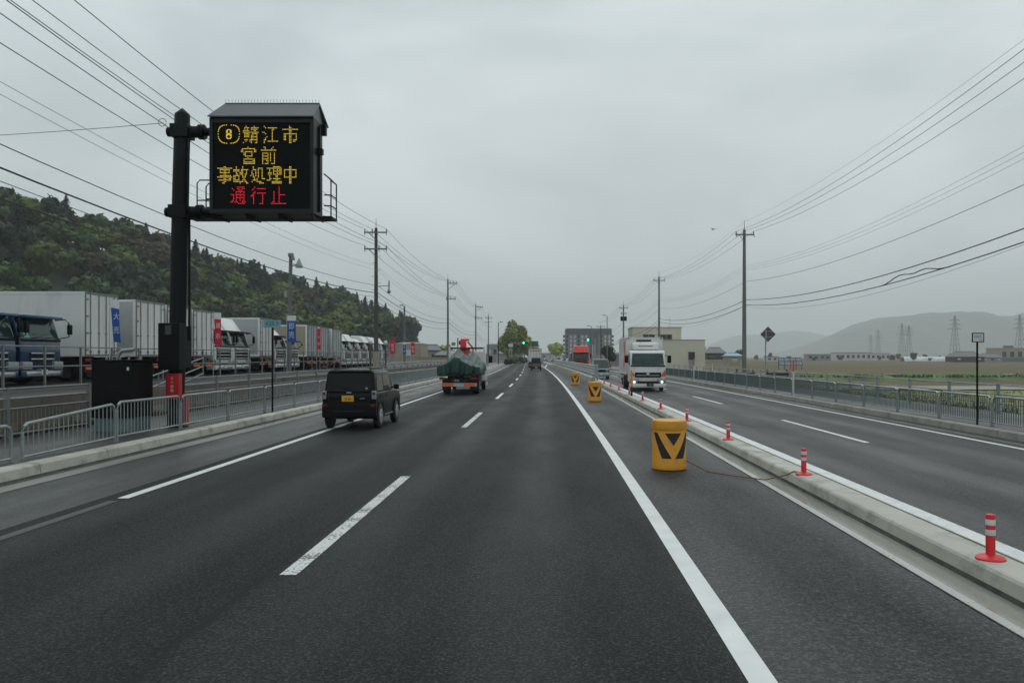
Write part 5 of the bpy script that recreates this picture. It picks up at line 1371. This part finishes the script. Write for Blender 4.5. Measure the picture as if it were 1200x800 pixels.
rp3 = util_pole('third utility pole on the right with a transformer, left of the white truck', (15.1 + bend(138), 138, -.3), 11.4, 'pole_concrete', [(10.9, -.75, .75, (-.68, 0, .68)), (9.9, -.5, .5, (-.4, .4))])
q = MB()
for s in (-.35, .3): q.lathe([(.2, 8.6), (.24, 8.65), (.24, 9.3), (.15, 9.4)], 12, (s, -.3, 0))
q.build('transformer', 'dark_steel', rp3, smooth=50)
util_pole('far utility pole standing before the grey hotel', (15.2 + bend(182), 182, -.3), 9.6, 'pole_brown', [(9.3, -1.0, 1.0, (-.9, 0, .9)), (8.3, -.9, .9, (-.8, .8))])
LA = [(8.6, -12.7, None)]
def wire(label, pts, sag, r, m='cable', group=None, n=14):
    q = MB()
    path = []
    for i in range(len(pts) - 1):
        a, b = Vector(pts[i]), Vector(pts[i + 1])
        for k in range(n):
            t = k / n; p = a.lerp(b, t); p.z -= 4 * sag * t * (1 - t); path.append(p)
    path.append(Vector(pts[-1]))
    q.tube(path, r, 5, caps=False)
    o = q.build('overhead_wire', m); return tag(o, label, 'wire', group)
GL = 'power wires between the left utility poles'
def L4(x, z, x2=None, z2=None, zz=None):
    p = []
    for i, (y, X) in enumerate(((8.6, -12.6), (58.6, -12.6), (107, -12.6), (161, -12.4), (211, -12.3))):
        xo, h = (x, z) if i < 2 else (x2 if x2 is not None else x, z2 if z2 is not None else z)
        p.append((X + bend(y) + xo, y - .17, h))
    return p
for z, z2 in ((11.25, 12.25), (10.02, 10.15)):
    for xo, x2 in ((-.8, .35), (.25 if z < 11 else -.25, .78), (.8, 1.2)):
        wire('black power wire strung from crossarm to crossarm of the left poles', L4(xo, z + .25, x2, z2), .85, .0125, 'cable', GL)
for z, xo, lab, r, m in ((8.75, .1, 'thin grey wire below the crossarms of the left poles, upper', .007, 'cable_grey'), (8.45, .12, 'thin grey wire below the crossarms of the left poles, lower', .007, 'cable_grey'),
                         (7.3, .15, 'topmost of the thick black cables on the left poles', .014, 'cable'), (6.75, .18, 'thickest sagging black cable on the left poles, crossing the hill', .024, 'cable'), (6.45, .16, 'thin cable just above the lowest one on the left poles', .010, 'cable'), (6.05, .18, 'lowest black cable on the left poles, crossing the wooded hill', .017, 'cable')):
    wire(lab, L4(xo, z, xo, z - .1), .75, r, m)
wire('service wire running from the left picture edge to the message sign pole', [(-32, 27, 9.4), (-9.85, 20, 7.95)], .25, .008)
q = MB(); q.tube([(-9.86 + .1 * math.cos(a * .5), 19.95, 7.95 + .1 * math.sin(a * .5)) for a in range(13)], .008, 4); tag(q.build('wire_coil', 'cable'), 'small coil of wire at the top of the message sign pole', 'wire')
def R4(x, z, r=None):
    return [(X + bend(max(0, y)) + x, y - .17, z + dz) for y, X, dz in ((-16, 15.2, 0), (22, 15.2, 0), (60, 15.25, 0), (101, 15.2, .5), (138, 15.1, -.6), (182, 15.2, -1.5))]
for k, x in enumerate((-.66, -.1, .66)):
    wire('power wire on the crossarms of the right utility poles', R4(x, 11.55), .75, .0105, 'cable', 'power wires on the right utility poles')
wire('faint topmost earth wire on the right utility poles', R4(0, 12.3), .6, .006, 'cable_grey')
for k in range(3): wire('thin grey telephone wire on the right poles', R4(.12 * k - .1, 8.9 - .14 * k), .75, .006, 'cable_grey', 'thin grey wires on the right poles')
wire('single black wire halfway up the right poles', R4(.1, 7.75), .7, .011)
wire('thick black cable on the right poles, upper of two', R4(.12, 6.35), .7, .021)
wire('thick black cable on the right poles, lower of two', R4(.16, 5.95), .75, .021)
wire('thin wire below the thick cables on the right poles', R4(-.1, 5.85), 1.0, .007, 'cable_grey')

kp = []
for k, off in enumerate((0, .03, .10, .20, .26, .25, .19, .17, .21, .22, .15, .06, .02, 0)):
    y_ = 36.4 - .48 * k; t_ = (y_ - 22) / 38; kp.append((15.38 + bend(y_), y_ - .17, 5.95 - .75 * 4 * t_ * (1 - t_) + off))
tag(MB().tube(kp, .022, 6, caps=True).build('overhead_wire', 'cable', smooth=60), 'short kinked cable loop rising from the lower thick cable at upper right', 'wire')
# ------------------------------------------------------------------ lamps, signals, small poles
fl = thing('floodlight_pole', 'grey floodlight pole standing between the parked trucks', 'lamp pole', (*B(338.5, 50), YZ))
q = MB(); q.tube([(0, 0, -.1), (.12, 0, 7.3)], .17, 10, .11); q.build('pole', 'pole_concrete', fl, smooth=50)
q = MB(); q.tube([(.12, 0, 6.75), (.62, -.1, 6.8)], .04, 6); q.build('arm', 'fence_grey', fl)
q = MB(); q.lathe([(.22, 6.62), (.24, 6.7), (.06, 7.15), (.04, 7.2)], 12, (.68, -.1, 0)); q.build('floodlight', 'galv', fl, smooth=50)
q = MB(); q.lathe([(.13, 7.1), (.14, 7.16), (.03, 7.5)], 10, (.30, -.15, 0)); q.bev(.0, .3, -.2, .1, 7.3, 7.55, .04); q.build('camera_head', 'fence_grey', fl, smooth=50)
MB().box(-.28, -.10, -.1, .1, 4.75, 5.15).build('junction_box', 'tan_wall', fl)
f2 = thing('floodlight_pole', 'slim lamp pole behind the far sale banners', 'lamp pole', (*B(474, 102), 1.0))
MB().tube([(0, 0, -.2), (0, 0, 7.6)], .16, 8, .11).build('pole', 'pole_concrete', f2, smooth=50)
q = MB(); q.tube([(0, 0, 7.5), (-.5, 0, 7.7)], .04, 5); q.bev(-.62, -.4, -.12, .12, 7.62, 7.82, .04); q.bev(-.3, -.1, -.12, .12, 7.7, 7.86, .04); q.build('floodlight', 'galv', f2)
for i, (px_, y, lab) in enumerate(((434, 62, 'globe lamp on a brown post, left of the brown utility pole'), (452, 66, 'globe lamp on a brown post, right of the brown utility pole'))):
    o = thing('globe_lamp', lab, 'lamp', (*B(px_, y), YZ))
    MB().tube([(0, 0, -.1), (0, 0, 1.95)], .075, 8).build('post', 'pole_brown', o, smooth=50)
    MB().lathe([(.02, 1.93), (.12, 1.98), (.17, 2.1), (.16, 2.2), (.1, 2.29), (.02, 2.32)], 14).build('globe', 'flag_white', o, smooth=60)
def street_lamp(label, px_, y, h, arm=1.2, m='fence_grey'):
    o = thing('street_lamp', label, 'street lamp', (*B(px_, y), 0))
    MB().tube([(0, 0, 0), (0, 0, h - .6), (arm * .08, 0, h - .1)], .10, 8, .07).build('pole', m, o, smooth=50)
    q = MB(); q.tube([(arm * .08, 0, h - .1), (arm * .6, 0, h)], .05, 6); q.build('arm', m, o)
    MB().bev(min(arm * .5, arm * 1.1), max(arm * .5, arm * 1.1), -.16, .16, h - .06, h + .10, .04).build('lamp_head', m, o, smooth=40)
    return o
street_lamp('dark street lamp left of the roadside trees', 584, 185, 10.2, .9, 'dark_steel')
street_lamp('double armed grey street lamp before the hotel, left of the other', 693.5, 178, 9.0, -1.0)
street_lamp('tallest grey street lamp before the hotel', 711.5, 170, 11.0, -.9)
pm = thing('mast', 'thin dark mast beside the crane truck', 'mast', (*B(536.5, 112), .3))
MB().tube([(0, 0, -.3), (0, 0, 4.4)], .08, 6).build('pole', 'pole_brown', pm); MB().box(-.9, -.35, -.02, .02, 3.3, 3.75).build('antenna', 'fence_grey', pm)
def signal(label, px_, y, h, arm, py):
    o = thing('traffic_signal', label, 'traffic signal', (*B(px_, y), 0))
    MB().tube([(arm, 0, 0), (arm, 0, h + .4)], .11, 8).build('pole', 'galv', o, smooth=50)
    MB().tube([(arm, 0, h), (0, 0, h + .1)], .06, 6).build('arm', 'galv', o, smooth=50)
    hd = MB().bev(-.65, .65, -.15, .1, h - .15, h + .3, .08).build('signal_head', 'dark_steel', o, smooth=40)
    MB().lathe([(.26, -.17), (.24, -.20)], 16, (-.38 if arm < 0 else .0, 0, h + .08), 'y').build('green_light', 'signal_green', hd)
    return o
signal('green traffic signal hanging before the left roadside trees', 615.5, 190, 5.3, -3.4, 401)
signal('green traffic signal above the red truck before the hotel', 689, 172, 5.6, 1.6, 397)
wsn = thing('road_sign', 'small pale sign plate on a pole before the left trees', 'sign', (*B(598.5, 180), 0))
MB().tube([(-.3, 0, 0), (-.3, 0, 4.6)], .07, 8).build('pole', 'galv', wsn); MB().bev(-.55, .55, -.08, -.03, 4.3, 5.0, .02).build('plate', 'sign_white', wsn)
gs = thing('direction_sign', 'dark blue green direction sign above the white truck ahead', 'sign', (*B(626, 215), 0))
MB().tube([(-.8, 0, 0), (-.8, 0, 6.2)], .1, 8).build('pole', 'galv', gs); MB().bev(-.9, 1.1, -.08, -.02, 4.9, 6.3, .03).build('plate', 'sign_teal_ink', gs)

# ------------------------------------------------------------------ buildings
def wall_box(o, x0, x1, y0, y1, z0, z1, m, nm='wall'): return MB().box(x0, x1, y0, y1, z0, z1).build(nm, m, o)
def window(o, x, z, w, h, y, m='window_dark', frame='fence_grey'):
    f = MB(); t = .06; d = .05
    f.box(x - w / 2 - t, x + w / 2 + t, y - d, y, z - t, z); f.box(x - w / 2 - t, x + w / 2 + t, y - d, y, z + h, z + h + t); f.box(x - w / 2 - t, x - w / 2, y - d, y, z, z + h); f.box(x + w / 2, x + w / 2 + t, y - d, y, z, z + h)
    f = f.build('window', frame, o); MB().box(x - w / 2, x + w / 2, y - .02, y - .003, z, z + h).build('pane', m, f); return f
bb = thing('office_building', 'beige flat roofed office building with a taller rear block behind the white truck', 'building', (17.1 + bend(125), 125, -.5))
LW = wall_box(bb, 0.0, 9.4, 0, 10, 0, 5.15, 'beige_wall'); MB().box(-.08, 9.48, -.08, 10.08, 5.152, 5.25).build('parapet', 'tan_wall', LW)
UW = wall_box(bb, -1.1, 7.3, 10.05, 18, 0, 7.5, 'beige_wall'); MB().box(-1.2, 7.4, 9.97, 18.1, 7.502, 7.62).build('parapet', 'tan_wall', UW)
for i in range(5): window(bb, 1.2 + i * 1.0, 5.55, .86, .75, 10.04, 'window_dark' if i != 2 else 'window_pale')
window(bb, 7.25, 2.05, .95, 1.2, -.002); dw = MB().box(6.8, 7.7, -.04, -.004, .35, 1.95).build('door', 'grey_wall', bb)
MB().tube([(1.35, -.08, .4), (1.35, -.08, 3.6)], .04, 6).build('downpipe', 'dark_steel', bb); MB().box(9.40, 9.55, .4, .8, 3.6, 4.0).build('wall_lamp', 'dark_steel', bb)
MB().tube([(5.4, 10.5, 7.6), (5.4, 10.5, 9.2)], .03, 5).build('antenna', 'fence_grey', bb)
hb = thing('hotel', 'grey seven storey hotel block with rows of pale windows', 'building', (12.4, 420, -.5))
hx0, hx1, hh = -4.5, 20.5, 17.2
HWL = wall_box(hb, hx0, hx1, 0, 14, 0, hh, 'hotel_panel'); MB().box(hx0 + .3, hx1 - .3, -.5, -.002, hh - 2.2, hh + .5).build('fascia', 'hotel_dark', HWL)
MB().box(hx0 + 13.2, hx0 + 17.6, -.35, -.004, 4.5, hh - 2.25).build('stair_tower', 'hotel_dark', HWL)
for fl_ in range(6):
    z = 1.4 + fl_ * 2.2
    for c in range(12):
        x = hx0 + 1.0 + c * 2.05
        if 12.6 < x - hx0 < 18.2: continue
        f = MB().box(x - .42, x + .42, -.10, -.003, z, z + 1.6).build('window', 'window_pale' if c % 3 else 'window_dark', hb)
for s in (hx0 - .55, hx1 + .55):
    q = MB()
    for fl_ in range(6): q.box(s - .55, s + .55, 1, 10, 2.0 + fl_ * 2.2, 2.2 + fl_ * 2.2); q.box(s - .55, s + .55, 1, 1.1, 2.2 + fl_ * 2.2, 3.1 + fl_ * 2.2)
    q.build('balcony', 'hotel_dark', hb)
q = MB(); q.box(hx0 + 14.2, hx0 + 15.0, -.38, -.355, 3, 9); q.box(hx0 + 15.6, hx0 + 16.4, -.38, -.355, 3, 9); q.build('white_panel', 'pale_wall', hb)
MB().box(hx0 + 10, hx0 + 25, -3, -.6, 0, 3.2).build('entrance', 'grey_wall', hb)

def house(name, label, px_, y, w, d_, hw, hr, wall, roof, base=-.6, windows=2, over=.5, cat='house', rz=0.0):
    X = (px_ - VX) / F_ * y
    o = thing(name, label, cat, (X, y, base), rz)
    wl_ = wall_box(o, -w / 2, w / 2, 0, d_, 0, hw, wall)
    q = MB(); e = over
    ridge_ = [(-w / 2 + w * .18, d_ / 2, hw + hr), (w / 2 - w * .18, d_ / 2, hw + hr)]
    c = [(-w / 2 - e, -e, hw), (w / 2 + e, -e, hw), (w / 2 + e, d_ + e, hw), (-w / 2 - e, d_ + e, hw)]
    vs = c + ridge_ + [(x, y_, z - .12) for x, y_, z in c]
    q.add(vs, [(0, 1, 5, 4), (1, 2, 5), (2, 3, 4, 5), (3, 0, 4), (6, 9, 8, 7), (0, 6, 7, 1), (1, 7, 8, 2), (2, 8, 9, 3), (3, 9, 6, 0)]); r_ = q.build('roof', roof, o)
    MB().tube([ridge_[0], ridge_[1]], .14, 6).build('ridge_cap', roof, r_)
    for i in range(windows):
        x = -w / 2 + w * (i + .5) / windows; window(o, x, hw * .42, min(1.5, w / windows * .5), hw * .28, -.004, 'window_dark' if i % 2 else 'window_pale')
    return o
house('tiled_house', 'old house with dark hipped tile roof right of the beige office', 839, 330, 7.2, 6, 4.2, 2.4, 'wood_dark', 'roof_tile', over=.9)
house('shed', 'tan shed with a pale blue roof left of the tall right pole', 861, 250, 4.8, 6, 2.9, .9, 'tan_wall', 'roof_blue', windows=1)
gw = thing('garden_wall', 'pale garden wall in front of the tiled house', 'wall', ((840 - VX) / F_ * 300, 300, -.7)); MB().box(-5, 5, 0, .3, 0, 1.5).build('wall_panel', 'tan_wall', gw); MB().box(-5.1, 5.1, -.1, .4, 1.503, 1.62).build('coping', 'pale_wall', gw)
FB = [('building', 'white far building with open columns behind the brown field', 1000, 520, 24, 8, 5.2, 'pale_wall', 7), ('building', 'long pale shed far across the field, left of the columned building', 960, 540, 16, 8, 4.2, 'grey_wall', 4), ('building', 'small white block far across the field behind the solar panels', 905, 430, 6, 6, 2.6, 'pale_wall', 2), ('factory', 'beige factory with teal lower wall at the right picture edge', 1200, 430, 26, 14, 7.2, 'tan_wall', 6), ('building', 'white low building at the right end of the columned one', 1032, 560, 14, 8, 4.8, 'pale_wall', 4)]
for nm, lab, px_, y, w, d_, h, m, nw in FB:
    o = thing(nm, lab, 'building', ((px_ - VX) / F_ * y, y, -.6)); w_ = wall_box(o, -w / 2, w / 2, 0, d_, 0, h, m); MB().box(-w / 2 - .2, w / 2 + .2, -.2, d_ + .2, h + .003, h + .3).build('roof', 'roof_tile' if m != 'tan_wall' else 'grey_wall', o)
    for i in range(nw): MB().box(-w / 2 + w * (i + .25) / nw, -w / 2 + w * (i + .75) / nw, -.06, -.003, h * .35, h * .75).build('window', 'window_dark', w_)
    if nm == 'factory': MB().box(-w / 2 + .2, w / 2, -.12, -.07, 0, h * .32).build('lower_wall', 'cabinet_base', o); MB().box(-8, -4, 3, 6, h + .31, h + 1.6).build('roof_unit', 'cabinet_base', o)
house('farm_house', 'large dark roofed barn beyond the field, left of the framed kilometre sign', 1136, 390, 15, 9, 2.7, 2.6, 'wood_dark', 'roof_tile', windows=3)
house('farm_house', 'low dark roofed farmhouse right of the framed kilometre sign', 1163, 400, 10, 8, 2.3, 2.0, 'grey_wall', 'roof_tile', windows=3)
gh = thing('greenhouse', 'long white tunnel greenhouse beyond the brown field', 'greenhouse', ((1090 - VX) / F_ * 460, 460, -.6))
q = MB(); k = 9
for i in range(13):
    for j in range(k): a = math.pi * j / (k - 1); q.v.append((-15 + i * 2.5, 3 - 3 * math.cos(a), 2.6 * math.sin(a) + .02 * (i % 2)))
for i in range(12):
    for j in range(k - 1): a = i * k + j; q.f.append((a, a + k, a + k + 1, a + 1)); q.mi.append(0)
q.build('plastic_cover', 'greenhouse', gh, smooth=60); q = MB()
for i in range(13): q.tube([(-15 + i * 2.5, 3 - 3.03 * math.cos(math.pi * j / 8), 2.63 * math.sin(math.pi * j / 8)) for j in range(9)], .04, 4)
q.build('hoops', 'galv', gh)
sp = thing('solar_array', 'tilted glass solar panel array on posts in the right field', 'solar panels', ((927 - VX) / F_ * 168, 168, -.7))
q = MB(); q.hexa([(-2.5, 0, .9), (2.5, 0, .9), (-2.5, 1.2, 2.45), (2.5, 1.2, 2.45), (-2.5, -.04, .95), (2.5, -.04, .95), (-2.5, 1.16, 2.5), (2.5, 1.16, 2.5)]); q.build('panel', 'solar_glass', sp)
q = MB()
for x in (-2.5, -1.25, 0, 1.25, 2.5): q.tube([(x, -.05, .95), (x, 1.15, 2.52)], .05, 4); q.tube([(x, .6, -.1), (x, .6, 1.7)], .06, 5)
for t in (0, .5, 1): q.tube([(-2.5, -.05 + 1.2 * t, .96 + 1.56 * t), (2.5, -.05 + 1.2 * t, .96 + 1.56 * t)], .045, 4)
q.build('frame', 'dark_steel', sp)
# left far side
house('tan_building', 'tan flat building at the foot of the hill behind the far banners', 478, 190, 6.5, 10, 5.0, .35, 'tan_wall', 'grey_wall', base=.2, windows=1, over=.1, cat='building')
house('house', 'house with a dark tiled roof beyond the yard, left of the crane truck', 502, 235, 7.0, 7, 3.8, 1.7, 'tan_wall', 'roof_tile', base=.2)
house('house', 'low dark house half behind the crane truck tarpaulin', 523, 220, 6.0, 7, 2.3, 1.3, 'wood_dark', 'roof_tile', base=.2)
lwl = thing('boundary_wall', 'long low tan wall across the lot left of the crane truck', 'wall', ((505 - VX) / F_ * 165, 165, .2)); MB().box(-6.5, 12, 0, .4, 0, 1.6).build('wall_panel', 'tan_wall', lwl); MB().box(-6.6, 12.1, -.1, .5, 1.603, 1.75).build('coping', 'grey_wall', lwl)
yb = thing('barrier_rail', 'thin yellow rail in front of the long tan wall', 'barrier', ((508 - VX) / F_ * 150, 150, .2)); MB().tube([(-3.5, 0, .95), (3.5, 0, .95)], .06, 5).build('rail', 'pole_yellow', yb)
for x in (-3, 0, 3): MB().tube([(x, 0, -.1), (x, 0, .95)], .05, 5).build('post', 'pole_yellow', yb)
house('building', 'pale grey building beyond the crane truck, right of the cab', 580, 330, 7, 8, 7.0, .3, 'grey_wall', 'grey_wall', base=.2, windows=3, over=.1, cat='building')
house('white_shop', 'low white shop under the left roadside trees', 597, 260, 9, 8, 3.0, .3, 'pale_wall', 'grey_wall', base=.1, windows=3, over=.2, cat='building')
house('roadside_shop', 'low pale shop far right of the road behind the small tree', 657, 480, 12, 9, 3.6, .4, 'pale_wall', 'grey_wall', base=-.4, windows=4, over=.2, cat='building')
house('shop', 'far grey shop straight ahead at the end of the road', 640, 620, 14, 9, 5.0, .5, 'grey_wall', 'roof_tile', base=-.4, windows=4, over=.2, cat='building')
house('building', 'dark low building between the hotel and the white truck', 724, 230, 6, 8, 3.2, .4, 'hotel_panel', 'roof_tile', base=-.4, windows=2, over=.2, cat='building')

# ------------------------------------------------------------------ single trees
def T(px_, y, base=0.0): return ((px_ - VX) / F_ * y, y, base)
tree('street_tree', 'tallest leafy roadside tree left of the road ahead', T(603, 240), 13.6, 4.6, 'leaf_street', 1500, .40, 21)
tree('street_tree', 'lower leafy tree right of the tallest roadside tree', T(614, 262), 10.6, 4.2, 'leaf_street', 1100, .40, 22)
tree('street_tree', 'small leafy tree at the right end of the left roadside trees', T(621, 300), 8.6, 3.4, 'leaf_street', 700, .40, 23)
tree('street_tree', 'leafy tree at the left end of the roadside trees, behind the lamp', T(594, 255), 9.8, 4.2, 'leaf_street', 1000, .40, 24)
tree('street_tree', 'lone green tree straight ahead, right of the road', T(652, 330), 8.6, 4.3, 'leaf_street', 1000, .40, 25)
tree('garden_tree', 'round dark clipped tree standing right of the hotel', T(714, 172, -.4), 5.3, 1.75, 'leaf_dark', 900, .20, 26)
tree('garden_tree', 'rounded green tree behind the houses left of the crane truck', T(521, 240), 6.0, 3.4, 'leaf_street', 700, .4, 27)
tree('garden_tree', 'brownish tree behind the tall right utility pole', T(867, 330, -.6), 6.0, 2.6, 'leaf_rust', 600, .32, 28)
for i, (px_, y, h, r, lm, lab) in enumerate(((836, 322, 3.4, 3.0, 'leaf_dark', 'dark garden bush before the tiled house'), (848, 318, 3.0, 2.2, 'leaf_dark', 'dark bush at the right corner of the tiled house'), (598, 172, 1.7, 1.6, 'leaf_rust', 'low brownish roadside shrub below the left trees'), (609, 200, 2.2, 2.6, 'leaf_mid', 'dark hedge bush under the left roadside trees'))):
    tree('garden_bush', lab, T(px_, y, -.5 if px_ > 700 else 0.0), h, r, lm, 450, .22, 40 + i, cat='bush')
FT = 'row of small far trees across the right field'
rr2 = random.Random(5); pr = None
for i in range(26):
    px_ = 885 + i * 13 + rr2.uniform(-5, 5); y = rr2.uniform(430, 640); s = rr2.uniform(.4, .95)
    lab = 'small far tree in the row across the right field'
    if pr is None: pr = tree('tree', lab, T(px_, y, -.6), 5, 2.3, 'leaf_far', 260, .5, 60, FT); pr.scale = (s, s, s)
    else:
        o = dup(pr, T(px_, y, -.6), rr2.uniform(0, 6)); o.scale = (s * rr2.uniform(.6, 1.2), s, s * rr2.uniform(.8, 1.3))

# ------------------------------------------------------------------ pylons
def pylon(label, px_, py, y):
    h = CH + (HY - py) / F_ * y + .6
    o = thing('pylon', label, 'pylon', T(px_, y, -.6)); q = MB(); b = h * .085; r = h * .0042
    def wdt(t): return b * (1 - t) ** 1.1 + h * .012
    L = 9
    for i in range(L):
        t0, t1 = i / L, (i + 1) / L; a, c = wdt(t0), wdt(t1)
        for sx_, sy in ((1, 1), (1, -1), (-1, 1), (-1, -1)): q.tube([(sx_ * a, sy * a, h * t0), (sx_ * c, sy * c, h * t1)], r, 4)
        for s in (1, -1):
            q.tube([(-a, s * a, h * t0), (c, s * c, h * t1)], r * .6, 4); q.tube([(a, s * a, h * t0), (-c, s * c, h * t1)], r * .6, 4); q.tube([(-c, s * c, h * t1), (c, s * c, h * t1)], r * .6, 4)
    q.build('lattice', 'pylon_steel', o)
    for t, w in ((.70, .15), (.80, .13), (.90, .11)):
        q = MB(); q.tube([(-w * h, 0, h * t), (w * h, 0, h * t)], r, 4); q.tube([(-w * h, 0, h * t), (0, 0, h * (t + .05))], r * .7, 4); q.tube([(w * h, 0, h * t), (0, 0, h * (t + .05))], r * .7, 4)
        for s in (-1, 1): q.tube([(s * w * h * .95, 0, h * t), (s * w * h * .95, 0, h * (t - .03))], r, 4)
        q.build('cross_arm', 'pylon_steel', o)
    return o
for px_, py, y, lab in ((1119, 370, 900, 'tall pylon standing left of the framed kilometre sign'), (1195, 369, 820, 'nearest pylon, at the right picture edge'), (1065, 381, 1150, 'right pylon of the pair in the middle of the mountains'), (1057, 379, 1250, 'left pylon of the pair in the middle of the mountains'), (1029, 386, 1500, 'faint far pylon, right of the leftmost one'), (1020.5, 392, 1700, 'leftmost and faintest pylon')):
    pylon(lab, px_, py, y)

# ------------------------------------------------------------------ odds and ends on the right
def cone(label, loc, group=None):
    o = thing('traffic_cone', label, 'cone', loc, 0, group)
    MB().lathe([(.17, .04), (.14, .08), (.04, .70), (.03, .72)], 14).build('cone_body', 'post_red', o, smooth=40); MB().bev(-.2, .2, -.2, .2, 0, .045, .01).build('base', 'post_red', o); return o
cone('red traffic cone beyond the right fence, left of two others', (T(844, 76)[0], 76, -.35)); cone('middle red traffic cone beyond the right fence', (T(855, 74)[0], 74, -.35)); cone('red traffic cone just right of the tall right utility pole', (T(884, 68)[0], 68, -.35))
def bar_barrier(label, px_, y, w):
    o = thing('road_barrier', label, 'barrier', (T(px_, y)[0], y, -.5))
    MB().bev(-w / 2, w / 2, -.05, .05, .62, .92, .02).build('bar', 'barrel_black', o)
    for x in (-w * .4, w * .4): MB().box(x - .06, x + .06, .05, .15, -.1, 1.25).build('post', 'wood_dark', o)
    return o
bar_barrier('black barred barrier just right of the tall right utility pole', 873, 80, 2.1); bar_barrier('black barred barrier under the diamond sign', 911, 78, 2.4)
ppl = thing('white_post', 'white post standing by the beige office fence', 'post', (T(835, 120)[0], 120, -.4)); MB().tube([(0, 0, -.1), (0, 0, 1.3)], .06, 6).build('post', 'post_white', ppl)
of = rail_fence('office_fence', 'low grey fence in front of the beige office', 14.6, [104 + 3 * i for i in range(6)], -.2, 1.3, 'galv', [1.0, .6, .2], .05)
bd = thing('bird', 'small dark bird flying high over the road', 'bird', T(836, 90, 16.6), .5)
q = MB(); q.lathe([(.01, -.24), (.06, -.12), (.08, 0), (.05, .12), (.035, .2), (.01, .26)], 8, (0, 0, 0), 'y'); q.build('body', 'cable', bd, smooth=60)
for s in (-1, 1): MB().add([(s * .04, -.08, .02), (s * .38, -.02, .12), (s * .62, .08, .02), (s * .36, .1, .11), (s * .04, .1, .02)], [(0, 1, 2, 3, 4)]).build('wing', 'cable', bd)

# ------------------------------------------------------------------ wet air
hz = MB(); hz.box(-8000, 8000, -80, 8600, -1.7, 330)
hz_o = hz.build('haze'); hz_o['kind'] = 'stuff'; hz_o['label'] = 'thin rainy haze over the whole plain'
hm = bpy.data.materials.new('wet_air'); hm.use_nodes = True; ht = hm.node_tree
for n in list(ht.nodes): ht.nodes.remove(n)
ho = ht.nodes.new('ShaderNodeOutputMaterial'); hv = ht.nodes.new('ShaderNodeVolumePrincipled')
hv.inputs['Color'].default_value = (0.93, 0.97, 0.98, 1); hv.inputs['Density'].default_value = 0.0003
ht.links.new(hv.outputs['Volume'], ho.inputs['Volume'])
hz_o.data.materials.append(hm)
